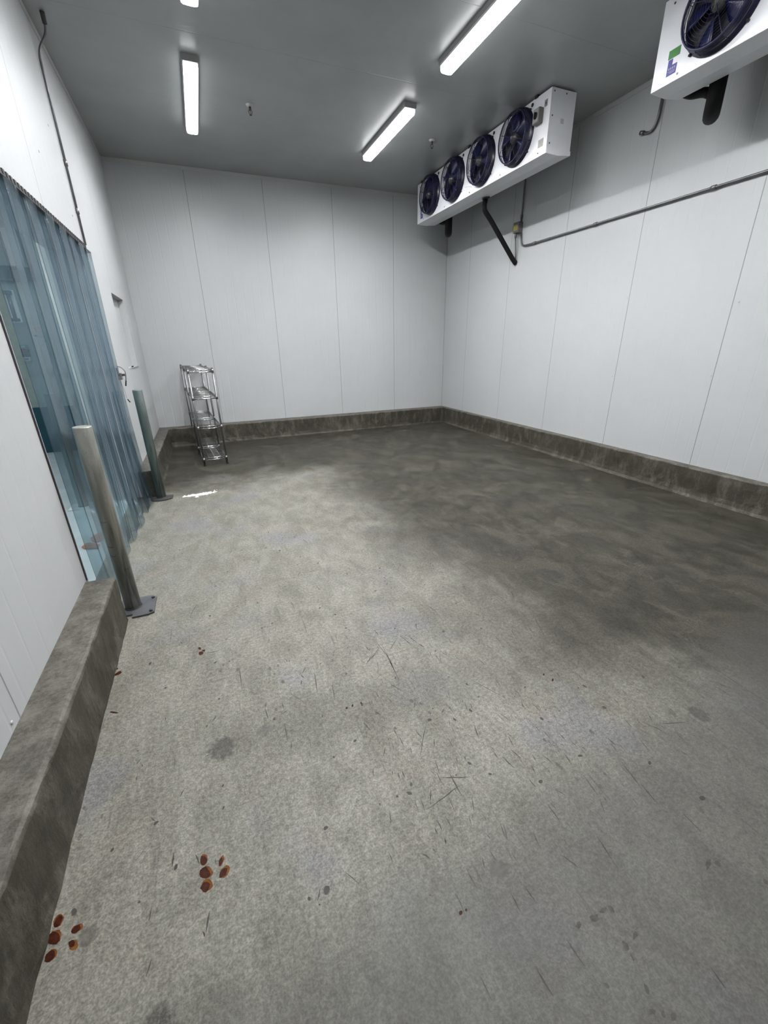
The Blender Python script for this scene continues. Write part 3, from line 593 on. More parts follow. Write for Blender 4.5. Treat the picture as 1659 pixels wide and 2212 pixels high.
for x, y in ((-2.9, 3.3), (-2.0, 6.4)):  # unseen lamps added to brighten the far room and its end wall
    lamp_fixture('unseen tube fixture added to light the room beyond the strip curtain', x, y, 'far_lens', 'unseen tube fixtures added beyond the curtain', FH)

# ================================================================== fan coil cooling units
UX, UD, UZ0, UZ1, UL = 3.767, 0.335, 3.425, 3.972, 3.01
TOX = Matrix.Rotation(-PI / 2, 4, 'Y')                  # local z -> -x
def cooler(label, y0, stickers=True):
    t = thing('cooling_unit', label, 'cooling unit', (UX, y0, UZ0), 0, 'fan coil cooling units hung under the ceiling')
    h = UZ1 - UZ0
    # body: sheet casing, front panel with flanged ends, tapered drain tray
    bm = NB()
    box(bm, (0.012, 0.0, 0.045), (UD, UL, h), 0, 0.004)
    link('casing', bm, 'case', t)
    bm = NB()
    box(bm, (0.0, -0.004, 0.0), (0.014, UL + 0.004, h - 0.004), 0, 0.003)
    fp = link('front_panel', bm, 'case', t)
    bm = NB()
    prism(bm, [(0.006, 0.0), (0.006, 0.05), (UD + 0.004, 0.05), (UD + 0.004, 0.012), (UD * 0.5, -0.006)], lambda p, s: (p[0], s, p[1]), -0.006, UL + 0.006)
    link('drain_tray', bm, 'case', t)
    for yy in (0.22, 1.5, 2.86):
        bm = NB(); box(bm, (-0.012, yy - 0.022, h - 0.012), (0.05, yy + 0.022, h + 0.014), 0, 0.003)
        link('hanger_bracket', bm, 'plug', t)
    for mt in [Matrix.Translation((0, yy, 0.035)) @ TOX for yy in (0.12, 0.78, 1.45, 2.12, 2.80)] + [Matrix.Translation((0, yy, h - 0.05)) @ TOX for yy in (0.29, 2.93)] + \
              [Matrix.Translation((xx, 0, zz)) @ Matrix.Rotation(PI / 2, 4, 'X') for xx, zz in ((0.04, 0.09), (0.04, 0.32), (0.04, h - 0.03), (0.2, h - 0.03))]:
        bm = NB(); lathe(bm, [(0.0075, 0), (0.007, 0.004)], 8, mt); link('screw', bm, 'screw', t)
    for i in range(4):
        yc = 0.485 + i * 0.68; zc = 0.287
        fan = bpy.data.objects.new('fan', None); COL.objects.link(fan); fan.parent = t
        fan.location = (0, yc, zc)
        # ring shroud
        bm = NB()
        lathe(bm, [(0.262, 0.0), (0.262, 0.010), (0.252, 0.016), (0.247, 0.034), (0.236, 0.036), (0.232, 0.006)], 48, TOX, 0, (False, False))
        link('shroud', bm, 'navy', fan)
        bm = NB()
        lathe(bm, [(0.233, 0.0035), (0.12, 0.0025), (0.001, 0.002)], 32, TOX, 0, (False, False))
        link('cavity', bm, 'void', fan)
        # wire guard: stacked rings on the side, concentric rings across the front, spokes
        bm = NB()
        def ring(r, z, w, n=44):
            tube(bm, [TOX @ Vector((r * math.cos(2 * PI * j / n), r * math.sin(2 * PI * j / n), z)) for j in range(n)], w, 5, 0, False, True)
        for z, r in ((0.048, 0.247), (0.060, 0.246), (0.072, 0.244), (0.084, 0.241)): ring(r, z, 0.0028)
        ring(0.234, 0.094, 0.0075)
        for r in [0.030 + 0.0185 * j for j in range(11)]: ring(r, 0.097 + 0.006 * (1 - r / 0.23), 0.00095, 36)
        for j in range(8):
            a = PI / 8 + 2 * PI * j / 8
            tube(bm, [TOX @ Vector((r * math.cos(a), r * math.sin(a), z)) for r, z in ((0.252, 0.014), (0.245, 0.085), (0.234, 0.097), (0.03, 0.101))], 0.0026, 5)
        link('wire_guard', bm, 'guard', fan)
        for a in (0.75, 2.35, 3.95, 5.5):
            bm = NB()
            c = TOX @ Vector((0.266 * math.cos(a), 0.266 * math.sin(a), 0.012))
            lathe(bm, [(0.009, -0.012), (0.009, 0.008), (0.005, 0.012)], 8, Matrix.Translation(c) @ TOX)
            link('clip', bm, 'plug', fan)
        # impeller: hub and five swept, pitched blades
        ph = i * 0.47
        for b in range(5):
            bm = NB()
            a0 = ph + 2 * PI * b / 5; rows = []
            for j in range(7):
                r = 0.05 + 0.172 * j / 6; sw = 0.16 * (j / 6) ** 1.4; wd = 0.36 + 0.10 * math.sin(PI * j / 6)
                row = []
                for m in range(5):
                    s = m / 4 - 0.5
                    a = a0 + sw + s * wd * 1.6
                    z = 0.042 + s * (0.058 - 0.022 * j / 6) + 0.008 * (1 - 4 * s * s)
                    row.append((r * math.cos(a), r * math.sin(a), z))
                rows.append(row)
            top = [[bm.verts.new(TOX @ Vector(p)) for p in row] for row in rows]
            bot = [[bm.verts.new(TOX @ (Vector(p) - Vector((0, 0, 0.003)))) for p in row] for row in rows]
            for j in range(6):
                for m in range(4):
                    f = bm.faces.new((top[j][m], top[j][m + 1], top[j + 1][m + 1], top[j + 1][m])); f.smooth = True
                    f = bm.faces.new((bot[j][m], bot[j + 1][m], bot[j + 1][m + 1], bot[j][m + 1])); f.smooth = True
            for j in range(6):
                for m in (0, 4): bm.faces.new((top[j][m], top[j + 1][m], bot[j + 1][m], bot[j][m]))
            for m in range(4):
                for j in (0, 6): bm.faces.new((top[j][m], top[j][m + 1], bot[j][m + 1], bot[j][m]))
            bmesh.ops.recalc_face_normals(bm, faces=bm.faces[:])
            link('blade', bm, 'blade', fan)
        bm = NB()
        lathe(bm, [(0.056, 0.008), (0.056, 0.062), (0.046, 0.078), (0.018, 0.090), (0.012, 0.098)], 24, TOX)
        link('motor_hub', bm, 'motor', fan)
        bm = NB()
        lathe(bm, [(0.017, 0.0), (0.017, 0.006), (0.011, 0.010)], 14, Matrix.Translation((0, yc - 0.205, h - 0.042)) @ TOX)
        link('plug', bm, 'plug', t)
    # isolator switch
    bm = NB(); box(bm, (-0.062, 0.088, 0.285), (0.0, 0.185, 0.415), 0, 0.006)
    sb = link('switch_box', bm, 'grey_box', t)
    bm = NB()
    box(bm, (-0.066, 0.096, 0.293), (-0.0615, 0.177, 0.407), 0, 0.002)
    link('switch_cover', bm, 'silver', sb)
    bm = NB()
    lathe(bm, [(0.030, 0.0), (0.030, 0.006), (0.024, 0.010)], 20, Matrix.Translation((-0.065, 0.135, 0.35)) @ TOX)
    box(bm, (-0.088, 0.128, 0.322), (-0.070, 0.142, 0.378), 0, 0.002)
    link('rotary_handle', bm, 'plug', sb)
    bm = NB(); box(bm, (-0.0025, 0.044, 0.412), (0.001, 0.086, 0.468)); box(bm, (-0.0035, 0.058, 0.43), (-0.002, 0.070, 0.448), 1)
    link('rating_plate', bm, ['silver', 'ink'], t)
    bm = NB(); box(bm, (-0.0025, 0.050, 0.078), (0.001, 0.128, 0.148)); 
    link('pale_sticker', bm, 'cream', t)
    bm = NB(); box(bm, (0.155, -0.0025, 0.27), (0.20, 0.001, 0.31)); link('faint_sticker', bm, 'faint', t)
    # coloured stickers at the far end
    bm = NB(); box(bm, (-0.0025, UL - 0.200, 0.155), (0.001, UL - 0.108, 0.208)); link('green_sticker', bm, 'green', t)
    bm = NB()
    e = UL
    prism(bm, [(e - 0.115, 0.150), (e - 0.150, 0.150), (e - 0.150, 0.112), (e - 0.190, 0.112), (e - 0.190, 0.052), (e - 0.115, 0.052)], lambda p, s: (s, p[0], p[1]), -0.0025, 0.001)
    for k in range(4):
        box(bm, (-0.0035, e - 0.180 + k * 0.015, 0.086), (-0.002, e - 0.172 + k * 0.015, 0.098), 1)
    box(bm, (-0.0035, e - 0.182, 0.074), (-0.002, e - 0.125, 0.077), 1); box(bm, (-0.0035, e - 0.182, 0.064), (-0.002, e - 0.140, 0.067), 1)
    link('blue_sticker', bm, ['blue', 'cream'], t)
    return t
cooler('white cooling unit with four round navy fans, hung in the corner by the back wall', 4.448)
cooler('white cooling unit with only one fan in view, green and blue stickers beside it', 0.232)

# insulated pipes under the units
bm = NB()
tube(bm, bend([(4.04, 5.90, 3.418), (4.04, 5.935, 3.30), (4.16, 5.93, 3.19), (4.60, 5.90, 2.70), (4.648, 5.89, 2.655)], 0.07), 0.033, 12)
tp = thing('drain_pipe', 'black insulated drain pipe slanting from the four fan unit down to the wall', 'pipe', (4.04, 5.9, 3.43))
o = link('pipe_insulation', bm, 'black', None); o.parent = tp; o.matrix_parent_inverse = Matrix.Translation((-4.04, -5.9, -3.43))
bm = NB(); lathe(bm, [(0.05, 0), (0.05, 0.006), (0.036, 0.010)], 16, Matrix.Translation((4.04, 5.90, 3.415)) @ Matrix.Rotation(PI, 4, 'X')); 
tube(bm, [(4.04, 5.90, 3.412), (4.05, 5.83, 3.416)], 0.012, 8)
o = link('drain_flange', bm, 'plug', None); o.parent = tp; o.matrix_parent_inverse = Matrix.Translation((-4.04, -5.9, -3.43))

def suction(label, y):
    """insulated suction line: out of the unit's back, down to a trap and up into the wall"""
    t = thing('refrigerant_line', label, 'pipe', (4.19, y, 3.45), 0, 'insulated refrigerant lines behind the units')
    bm = NB()
    d = Vector((4.19, y, 0)).normalized() * 0.21
    tube(bm, bend([(-0.075, -0.005, 0.20), (0.0, 0.0, 0.20), (0.0, 0.0, -0.155), (d.x, d.y, -0.155), (d.x, d.y, 0.35), (XR - 4.19, d.y + 0.10, 0.35)], 0.085, 7), 0.060, 16)
    link('suction_pipe', bm, 'black', t)
    bm = NB()
    tube(bm, bend([(-0.07, 0.235, 0.03), (0.0, 0.215, 0.015), (0.01, 0.10, -0.01), (0.005, 0.03, -0.06)], 0.04, 4), 0.034, 10)
    link('liquid_pipe', bm, 'black', t)
    return t
suction('black insulated pipe dropping behind the far end of the four fan unit', 7.145)
suction('thick black insulated pipe dropping behind the unit with the green sticker', 2.985)

# ================================================================== conduits and boxes
def pipe_thing(name, label, cat, pts, r, mat='galv', rb=0.06, straps=(), n=8, group=None):
    p0 = Vector(pts[0])
    t = thing(name, label, cat, p0, 0, group)
    bm = NB(); tube(bm, [p - p0 for p in bend(pts, rb, 6)], r, n); link('tube', bm, mat, t)
    for (p, d) in straps:
        bm = NB(); q = Vector(p) - p0; d = Vector(d)
        tube(bm, [q - d * 0.022, q + d * 0.022], r * 1.55, 10); link('coupling', bm, 'alum', t)
    return t
xr = XR - 0.0215
pipe_thing('conduit', 'long grey conduit running level along the wall from a bend below the junction box', 'conduit',
           [(xr, 5.815, 3.03), (xr, 5.785, 2.86), (xr, 5.60, 2.848), (xr, 0.6, 2.842)], 0.0125, rb=0.09,
           straps=[((xr, 5.5, 2.848), (0, 1, 0)), ((xr, 4.45, 2.846), (0, 1, 0)), ((xr, 3.125, 2.845), (0, 1, 0))])
pipe_thing('conduit', 'dark grey conduit dropping behind the four fan unit into the junction box', 'conduit',
           [(xr, 5.82, 3.93), (xr, 5.83, 3.60), (xr, 5.835, 3.18)], 0.0115, straps=[((xr, 5.834, 3.24), (0, 0, 1))])
pipe_thing('conduit', 'short grey hooked conduit on the wall beneath the unit with the green sticker', 'conduit',
           [(xr, 3.835, 3.95), (xr, 3.850, 3.60), (xr, 3.90, 3.515), (xr, 4.03, 3.56)], 0.0125, rb=0.06, straps=[((xr, 4.01, 3.553), (0, 0.94, 0.33))])
xl = XL + 0.012
t = pipe_thing('conduit', 'thin grey conduit running from the ceiling down to the strip curtain', 'conduit',
           [(-0.70, 5.085, H - 0.004), (-0.712, 5.17, 3.90), (-0.785, 5.17, 3.80), (xl, 5.165, 3.74), (xl, 5.150, 2.44)], 0.0095, rb=0.05, straps=[((xl, 5.158, 3.05), (0, 0, 1)), ((xl, 5.153, 2.70), (0, 0, 1))])
bm = NB(); tube(bm, [(0, 0, -0.002), (-0.006, 0.045, -0.05)], 0.016, 10); link('connector', bm, 'gasket', t)

t = thing('junction_box', 'grey junction box with a yellow label on the wall below the four fan unit', 'junction box', (XR, 5.86, 3.10))
bm = NB(); box(bm, (-0.085, -0.05, -0.065), (0, 0.055, 0.072), 0, 0.006); link('box_body', bm, 'grey_box', t)
bm = NB(); box(bm, (-0.090, -0.046, -0.061), (-0.083, 0.051, 0.068), 0, 0.002); link('cover', bm, 'alum', t)
bm = NB(); box(bm, (-0.0925, -0.034, -0.032), (-0.0895, 0.040, 0.034)); box(bm, (-0.0932, -0.022, 0.012), (-0.092, 0.03, 0.017), 1); box(bm, (-0.0932, -0.022, -0.004), (-0.092, 0.022, 0.001), 1); box(bm, (-0.0932, -0.022, -0.020), (-0.092, 0.026, -0.015), 1)
link('yellow_label', bm, ['yellow', 'ink'], t)
bm = NB(); tube(bm, [(-0.05, 0.035, -0.06), (-0.05, 0.035, -0.115)], [0.022, 0.017], 10); link('cable_gland', bm, 'grey_box', t)
bm = NB(); tube(bm, bend([(-0.05, 0.035, -0.115), (-0.045, 0.02, -0.24), (-0.03, 0.02, -0.36), (-0.03, 0.035, -0.425), (-0.02, 0.06, -0.455)], 0.06, 5), 0.009, 8); link('cable', bm, 'galv', t)

t = thing('latch_box', 'small grey latch box at the far edge of the doorway, looped cable above it', 'box', (XL, 5.22, 1.29))
bm = NB(); box(bm, (0, -0.05, -0.035), (0.040, 0.035, 0.03), 0, 0.004); link('box_body', bm, 'grey_box', t)
bm = NB(); box(bm, (0.0, -0.055, 0.03), (0.024, 0.0, 0.085), 0, 0.004); link('latch_arm', bm, 'alum', t)
bm = NB(); lathe(bm, [(0.010, 0), (0.010, 0.02), (0.014, 0.022), (0.014, 0.030)], 10, Matrix.Translation((0.04, 0.02, 0.01)) @ Matrix.Rotation(PI / 2, 4, 'Y')); link('knob', bm, 'alum', t)
t = thing('sensor_cable', 'looped grey cable hooking over the latch box beside the doorway', 'cable', (XL, 5.25, 1.385))
bm = NB(); tube(bm, bend([(0.0, 0, 0.0), (0.045, 0, -0.008), (0.072, 0, -0.045), (0.073, 0, -0.08), (0.060, 0, -0.15)], 0.03, 5), 0.0042, 7); link('cable', bm, 'galv', t)
bm = NB(); tube(bm, [(0.061, 0, -0.145), (0.048, 0, -0.197)], 0.0065, 8); link('probe_tip', bm, 'black', t)
t = thing('sensor_cable', 'thin white cable with a dark tip hanging under the latch box', 'cable', (XL, 5.26, 1.25))
bm = NB(); tube(bm, bend([(0.008, 0, 0.0), (0.02, 0, -0.07), (0.028, 0, -0.12), (0.028, 0, -0.18), (0.034, 0, -0.20)], 0.02, 4), 0.0028, 6); link('cable', bm, 'escut', t)
bm = NB(); tube(bm, [(0.034, 0, -0.198), (0.052, 0, -0.232)], 0.0055, 8); link('probe_tip', bm, 'black', t)
t = thing('latch_bolt', 'small dark bolt on the sill of the shallow wall recess', 'bolt', (XL, 6.36, NZ0 + 0.012))
bm = NB(); tube(bm, [(0.006, 0, 0), (0.006, 0.10, 0)], 0.008, 8); link('bolt_rod', bm, 'black', t)

# ================================================================== sprinkler heads
def sprinkler(label, x, y):
    t = thing('sprinkler_head', label, 'sprinkler', (x, y, H), 0, 'sprinkler heads in the ceiling')
    bm = NB(); lathe(bm, [(0.040, 0.0), (0.040, -0.006), (0.030, -0.016), (0.016, -0.020)], 20); bmesh.ops.recalc_face_normals(bm, faces=bm.faces[:]); link('escutcheon', bm, 'escut', t)
    bm = NB(); lathe(bm, [(0.013, -0.018), (0.013, -0.045), (0.009, -0.050)], 12); bmesh.ops.recalc_face_normals(bm, faces=bm.faces[:])
    for s in (-1, 1): tube(bm, bend([(0.010 * s, 0, -0.045), (0.020 * s, 0, -0.062), (0.006 * s, 0, -0.088)], 0.01, 4), 0.0035, 6)
    tube(bm, [(0, 0, -0.048), (0, 0, -0.088)], 0.003, 6)
    link('sprinkler_frame', bm, 'brass', t)
    bm = NB(); lathe(bm, [(0.014, -0.088), (0.014, -0.091), (0.004, -0.094)], 14); bmesh.ops.recalc_face_normals(bm, faces=bm.faces[:]); link('deflector', bm, 'brass', t)
sprinkler('white collared sprinkler head on the ceiling by the tube light near the doorway', 0.937, 5.92)
sprinkler('white collared sprinkler head on the ceiling beside the far fans of the cooling unit', 3.211, 5.97)

# ================================================================== bollards
def bollard(label, loc, mat, plate):
    t = thing('bollard', label, 'bollard', loc, 0, 'steel pipe bollards by the doorway')
    bm = NB(); R = 0.0455
    lathe(bm, [(R, 0.010), (R, 1.160), (R - 0.002, 1.166), (R - 0.005, 1.167)], 28)
    link('pole', bm, mat, t)
    bm = NB(); lathe(bm, [(R + 0.007, 0.010), (R + 0.001, 0.022)], 28, None, 0, (False, False)); link('weld_bead', bm, 'gasket', t)
    if mat == 'bollard':
        for zz in (0.40, 0.46, 0.62, 0.30):
            bm = NB()
            a0 = -2.6 if zz != 0.30 else -1.2
            tube(bm, [((R + 0.0004) * math.cos(a0 + j * 0.12), (R + 0.0004) * math.sin(a0 + j * 0.12), zz + 0.002 * math.sin(j)) for j in range(9)], 0.0014, 5)
            link('scratch_mark', bm, 'gasket', t)
    bm = NB()
    prism(bm, plate, lambda p, s: (p[0], p[1], s), 0.0008, 0.0125)
    pl = link('base_plate', bm, 'gasket', t)
    return t, pl
MAT['plate'] = simple('grey_base_plate', (0.165, 0.17, 0.18), 0.5, metal=0.4, var=0.15)
MAT['plate_dark'] = simple('dark_base_plate', (0.10, 0.095, 0.10), 0.5, metal=0.3, var=0.15)
MAT['plate_pale'] = simple('pale_base_plate', (0.62, 0.66, 0.66), 0.5, tone=1.0)
b1, p1 = bollard('tarnished brown grey steel bollard on a square plate at the end of the kerb', (-0.645, 2.70, 0), 'bollard',
        [(0.005, -0.125), (0.095, -0.125), (0.127, -0.112), (0.127, 0.070), (0.095, 0.102), (-0.105, 0.102), (-0.115, -0.09), (0.005, -0.09)])
p1.data.materials[0] = MAT['plate']
for x, y in ((0.108, -0.098), (0.108, 0.062)):
    bm = NB(); lathe(bm, [(0.010, 0.012), (0.010, 0.020), (0.006, 0.024)], 6, Matrix.Translation((x, y, 0)))
    link('anchor_bolt', bm, 'spot', p1)
arc = [(0.115 * math.cos(a), -0.03 + 0.075 * math.sin(a)) for a in [PI + PI * j / 10 for j in range(11)]]
b2, p2 = bollard('greenish grey steel bollard standing before the far kerb, past the strip curtain', (-0.633, 4.965, 0), 'bollard_green', arc + [(0.115, 0.055), (-0.115, 0.055)])
p2.data.materials[0] = MAT['plate_dark']
b3, p3 = bollard('dark bollard on a pale plate, seen through the strip curtain', (-1.385, 5.03, 0), 'bollard_green', [(-0.12, -0.10), (0.12, -0.10), (0.12, 0.11), (-0.12, 0.11)])
p3.data.materials[0] = MAT['plate_pale']

# ================================================================== strip curtain
cur = thing('strip_curtain', 'clear bluish vinyl strip curtain hanging across the doorway', 'curtain', (XL, DY0, DZ))
bm = NB()
RL = DY1 - DY0 + 0.02
box(bm, (0.002, -0.01, -0.014), (0.016, RL, 0.048), 0, 0.002)
box(bm, (0.016, -0.01, -0.014), (0.042, RL, -0.007), 1)
k = 0; yy = 0.0
while yy < RL - 0.045:                                  # saw-tooth hook edge
    prism(bm, [(yy, 0.043), (yy + 0.030, 0.043), (yy + 0.042, 0.004), (yy + 0.018, 0.010), (yy + 0.006, -0.004)], lambda p, s: (s, p[0], p[1]), 0.0155, 0.022, 1)
    yy += 0.056
link('hook_rail', bm, ['silver', 'gasket'], cur)
rs = random.Random(5)
edges = [0.055, 0.205, 0.375, 0.52, 0.665, 0.845, 1.03, 1.185, 1.35, 1.50, 1.635, 1.785, 1.935, 2.06, 2.185, 2.315]
for i, e in enumerate(edges):
    w = 0.205; x0 = 0.022 + 0.018 * (i % 2)
    zb = rs.uniform(0.012, 0.05); kick = rs.uniform(-0.005, 0.03)
    if i in (12, 13, 14): kick = 0.07
    cv = rs.uniform(0.004, 0.012) * (1 if i % 2 else -0.6)
    lean = rs.uniform(-0.02, 0.02)
    bm = NB(); A = []; B = []
    nz, nw = 16, 8
    SP = (0, 0.028, 0.17, 0.34, 0.5, 0.66, 0.83, 0.972, 1)
    for j in range(nz + 1):
        t = j / nz; z = -0.010 - (DZ - zb - 0.010) * t
        low = max(0.0, (t - 0.55) / 0.45)
        ra = []; rb = []
        for m in range(nw + 1):
            s = SP[m]
            x = x0 + cv * (1 - (2 * s - 1) ** 2) * (0.6 + 0.8 * t) + kick * low * low + 0.004 * math.sin(5 * t + i)
            y = e + w * s + lean * t * t
            ra.append(bm.verts.new((x, y, z))); rb.append(bm.verts.new((x - 0.002, y, z)))
        A.append(ra); B.append(rb)
    for j in range(nz):
        for m in range(nw):
            for f in (bm.faces.new((A[j][m], A[j][m + 1], A[j + 1][m + 1], A[j + 1][m])), bm.faces.new((B[j][m], B[j + 1][m], B[j + 1][m + 1], B[j][m + 1]))):
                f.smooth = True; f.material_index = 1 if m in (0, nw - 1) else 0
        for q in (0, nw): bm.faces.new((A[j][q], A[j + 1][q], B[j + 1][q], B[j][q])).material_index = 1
    for j in (0, nz):
        for m in range(nw): bm.faces.new((A[j][m], A[j][m + 1], B[j][m + 1], B[j][m]))
    bmesh.ops.recalc_face_normals(bm, faces=bm.faces[:])
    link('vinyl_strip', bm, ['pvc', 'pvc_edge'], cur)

# ================================================================== chrome wire shelving
SH = thing('wire_shelving_unit', 'narrow chrome wire shelving unit with four levels standing against the back kerb', 'shelving', (-0.020, 6.217, 0), 0.0815)
BAY, SW = 0.815, 0.150
def post(x, y):
    bm = NB(); tube(bm, [(x, y, 0.022), (x, y, 1.292)], 0.0125, 12)
    p = link('post', bm, 'post', SH)
    bm = NB(); lathe(bm, [(0.019, 0.0005), (0.019, 0.010), (0.008, 0.016), (0.008, 0.026)], 12, Matrix.Translation((x, y, 0))); link('foot', bm, 'black', p)
    bm = NB(); lathe(bm, [(0.0145, 1.288), (0.0145, 1.300), (0.010, 1.305)], 12, Matrix.Translation((x, y, 0))); link('cap', bm, 'alum', p)
for y in (0.0, BAY, 2 * BAY):
    for x in (-SW, SW): post(x, y)
def shelf(y0, z):
    bm = NB(); y1 = y0 + BAY
    a, b = y0 + 0.012, y1 - 0.012
    for dz in (0.0, -0.030):                            # double rail all round
        for x in (-SW, SW): tube(bm, [(x, a, z + dz), (x, b, z + dz)], 0.0050, 6)
        for y in (a, b): tube(bm, [(-SW + 0.008, y, z + dz), (SW - 0.008, y, z + dz)], 0.0058, 8)
    for x in (-SW, SW):                                 # zig-zag truss
        n = 14; tube(bm, [(x, a + (b - a) * j / n, z - (0.030 if j % 2 else 0.0)) for j in range(n + 1)], 0.0022, 5)
    for y in (a, b):
        n = 6; tube(bm, [(-SW + 2 * SW * j / n, y, z - (0.030 if j % 2 else 0.0)) for j in range(n + 1)], 0.0022, 5)
    m = 15
    for j in range(1, m): 
        y = a + (b - a) * j / m; tube(bm, [(-SW, y, z + 0.004), (SW, y, z + 0.004)], 0.0021, 6, 1)
    for x in (-0.075, 0.0, 0.075): tube(bm, [(x, a, z - 0.001), (x, b, z - 0.001)], 0.0032, 6)
    s = link('wire_shelf', bm, ['chrome', 'post'], SH)
    for x in (-SW, SW):
        for y in (y0, y1):
            if y0 > 0.1 and y == y0: continue
            bm = NB(); lathe(bm, [(0.0175, -0.040), (0.0155, 0.008)], 12, Matrix.Translation((x, y, z)))
            link('corner_collar', bm, 'post', s)
for z in (1.280, 0.940, 0.545, 0.105):
    for y0 in (0.0, BAY): shelf(y0, z)

# ================================================================== things beyond the curtain
def small_box(label, name, cat, x0, x1, z0, z1, d, mats, group):
    t = thing(name, label, cat, ((x0 + x1) / 2, FW, z0), 0, group); w = (x1 - x0) / 2; h = z1 - z0
    bm = NB(); box(bm, (-w, -d, 0), (w, 0, h), 0, 0.004); link('carton', bm, mats[0], t)
    bm = NB(); box(bm, (-w * 0.55, -d - 0.002, h * 0.30), (w * 0.55, -d + 0.001, h * 0.70)); link('opening', bm, mats[1], t)
G = 'small dispenser boxes on the far grey wall'
for i, (m, lab) in enumerate(((('mint', 'escut'), 'mint dispenser box topmost of the darker stack on the far wall'), (('ink', 'red'), 'dark red fronted dispenser box under the mint one on the far wall'), (('ink', 'spot'), 'black dispenser box third down in the darker stack on the far wall'), (('escut', 'ink'), 'white dispenser box lowest of the darker stack on the far wall'))):
    z1 = 1.635 - i * 0.058; small_box(lab, 'dispenser_box', 'box', -2.435, -2.355, z1 - 0.055, z1, 0.09, m, G)
for i, (m, lab) in enumerate(((('escut', 'ink'), 'white dispenser box topmost of the paler stack on the far wall'), (('escut', 'cream'), 'plain white dispenser box in the middle of the paler stack on the far wall'), (('cream', 'mint'), 'off white dispenser box lowest of the paler stack on the far wall'))):
    z1 = 1.665 - i * 0.080; small_box(lab, 'dispenser_box', 'box', -2.185, -2.105, z1 - 0.074, z1, 0.09, m, G)
t = thing('wall_sign', 'small sign with red printing on the far wall behind the strip curtain', 'sign', (-2.17, FW, 1.84))
bm = NB(); box(bm, (-0.055, -0.006, -0.05), (0.055, 0, 0.05), 0, 0.002); link('sign_board', bm, 'cream', t)
bm = NB()
for k in range(3): box(bm, (-0.042 + k * 0.03, -0.008, -0.004), (-0.020 + k * 0.03, -0.005, 0.036))
box(bm, (-0.042, -0.008, -0.034), (0.042, -0.005, -0.016)); link('red_printing', bm, 'red', t)
t = thing('hose_nozzle', 'dark red handled nozzle hung under the red sign on the far wall', 'nozzle', (-2.17, FW, 1.755))
bm = NB(); tube(bm, bend([(-0.06, -0.03, 0.0), (0.02, -0.03, 0.0), (0.055, -0.03, -0.03)], 0.03, 4), 0.013, 8); link('nozzle_body', bm, 'ink', t)
bm = NB(); tube(bm, [(0.0, -0.03, 0.012), (0.045, -0.03, -0.008)], 0.010, 8); link('grip', bm, 'red', t)
t = thing('wall_tube_lamp', 'tall glossy tube fitting with black ends on the far wall', 'fitting', (-2.385, FW, 1.96))
bm = NB(); box(bm, (-0.06, -0.02, -0.02), (0.06, 0, 0.40), 0, 0.004); link('back_plate', bm, 'far_wall', t)
bm = NB(); tube(bm, [(0, -0.06, 0.03), (0, -0.06, 0.34)], 0.024, 14); link('glass_tube', bm, 'stainless', t)
bm = NB(); box(bm, (-0.042, -0.10, 0.34), (0.042, -0.01, 0.39), 0, 0.006); link('top_cap', bm, 'ink', t)
bm = NB(); box(bm, (-0.042, -0.10, -0.01), (0.042, -0.01, 0.03), 0, 0.006); link('bottom_cap', bm, 'ink', t)
pipe_thing('wall_pipe', 'horizontal steel pipe high on the far wall behind the strip curtain', 'pipe', [(-3.4, FW - 0.05, 2.49), (-1.95, FW - 0.05, 2.485)], 0.016, 'stainless')
t = thing('supply_cabinet', 'grey wall cabinet high on the far wall behind the strip curtain', 'cabinet', (-2.42, FW, 2.62))
bm = NB(); box(bm, (-0.42, -0.30, 0), (0.42, 0, 0.46), 0, 0.008); link('cabinet_body', bm, 'stainless', t)
for x0, x1 in ((-0.412, -0.004), (0.004, 0.412)):
    bm = NB(); box(bm, (x0, -0.318, 0.008), (x1, -0.30, 0.452), 0, 0.004); d = link('cabinet_door', bm, 'stainless', t)
    bm = NB(); xx = -0.05 if x0 < -0.1 else 0.05; tube(bm, bend([(xx, -0.316, 0.10), (xx, -0.345, 0.10), (xx, -0.345, 0.20), (xx, -0.316, 0.20)], 0.012, 3), 0.005, 6); link('door_handle', bm, 'alum', d)

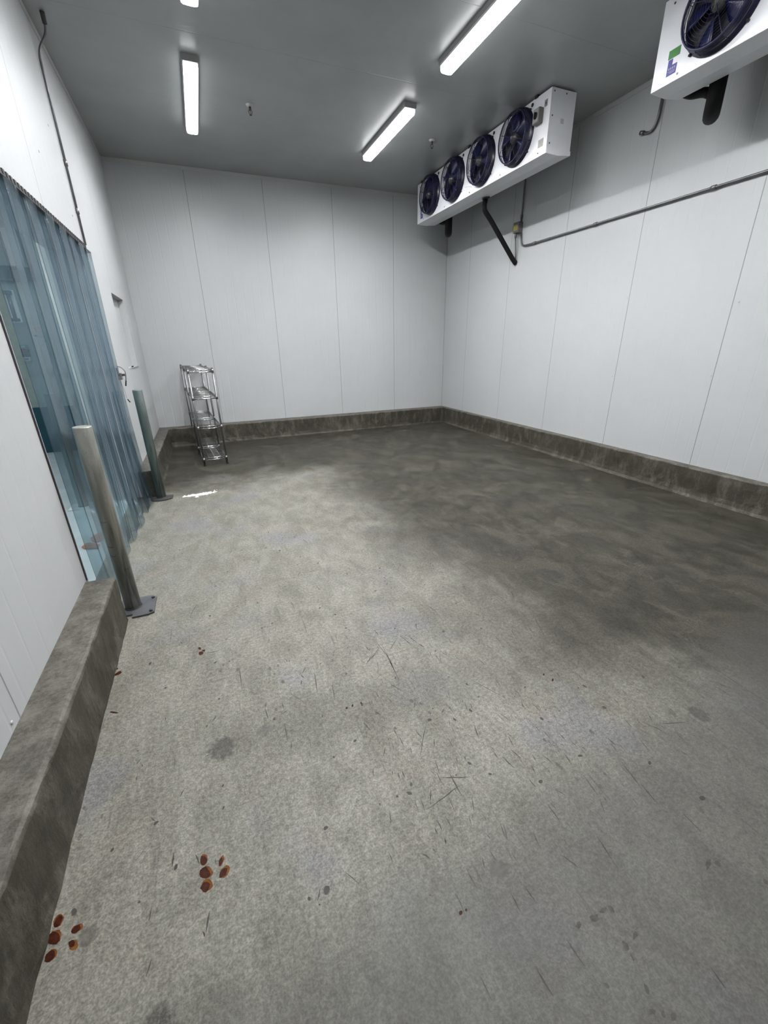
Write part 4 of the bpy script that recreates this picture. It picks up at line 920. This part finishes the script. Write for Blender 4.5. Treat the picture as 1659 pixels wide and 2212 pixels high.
# orange scraps by the sill, and a crumbled white streak on the slab
for i, (x, y, lab) in enumerate(((-1.07, 4.05, 'larger orange brown scrap on the doorway floor behind the strips'), (-1.10, 3.87, 'smaller orange brown scrap on the doorway floor, closer to the sill of the near bollard'))):
    t = thing('torn_scrap', lab, 'scrap', (x, y, 0), i * 0.7, 'orange scraps in the doorway')
    bm = NB(); n = 12; r = 0.085 if i == 0 else 0.065
    top = [bm.verts.new((r * (0.7 + 0.5 * hsh(j, i)) * math.cos(2 * PI * j / n) * 0.8, r * (0.7 + 0.5 * hsh(j + 9, i)) * math.sin(2 * PI * j / n) * 1.3, 0.006 + 0.012 * hsh(j, i, 3))) for j in range(n)]
    bot = [bm.verts.new((v.co.x, v.co.y, 0.0008)) for v in top]
    c = bm.verts.new((0, 0, 0.020))
    for j in range(n):
        bm.faces.new((top[j], top[(j + 1) % n], c)); bm.faces.new((bot[j], bot[(j + 1) % n], top[(j + 1) % n], top[j]))
    bm.faces.new(bot[::-1]); bmesh.ops.recalc_face_normals(bm, faces=bm.faces[:])
    link('torn_sheet', bm, 'scrap_orange', t)

bm = NB(); rs = random.Random(3)
for i in range(85):
    u = rs.random(); x = -0.42 + 0.36 * u; y = 4.925 + 0.012 * u + rs.gauss(0, 0.016 if rs.random() < 0.85 else 0.04)
    r = rs.uniform(0.004, 0.019) * (0.5 + 0.9 * math.sin(PI * min(1, 0.15 + u * 0.8))); hh = rs.uniform(0.002, 0.006); n = 6; ph = rs.random() * 6
    top = [bm.verts.new((x + 0.7 * r * math.cos(ph + 2 * PI * j / n), y + 0.7 * r * math.sin(ph + 2 * PI * j / n) * 0.8, hh)) for j in range(n)]
    bot = [bm.verts.new((x + r * math.cos(ph + 2 * PI * j / n) * rs.uniform(0.8, 1.2), y + r * math.sin(ph + 2 * PI * j / n) * 0.8, 0.0005)) for j in range(n)]
    bm.faces.new(top)
    for j in range(n): bm.faces.new((bot[j], bot[(j + 1) % n], top[(j + 1) % n], top[j]))
tag(link('paint_flakes', bm, 'chalk'), 'crumbly white streak of flakes on the concrete near the far bollard', 'flakes', None, 'stuff')
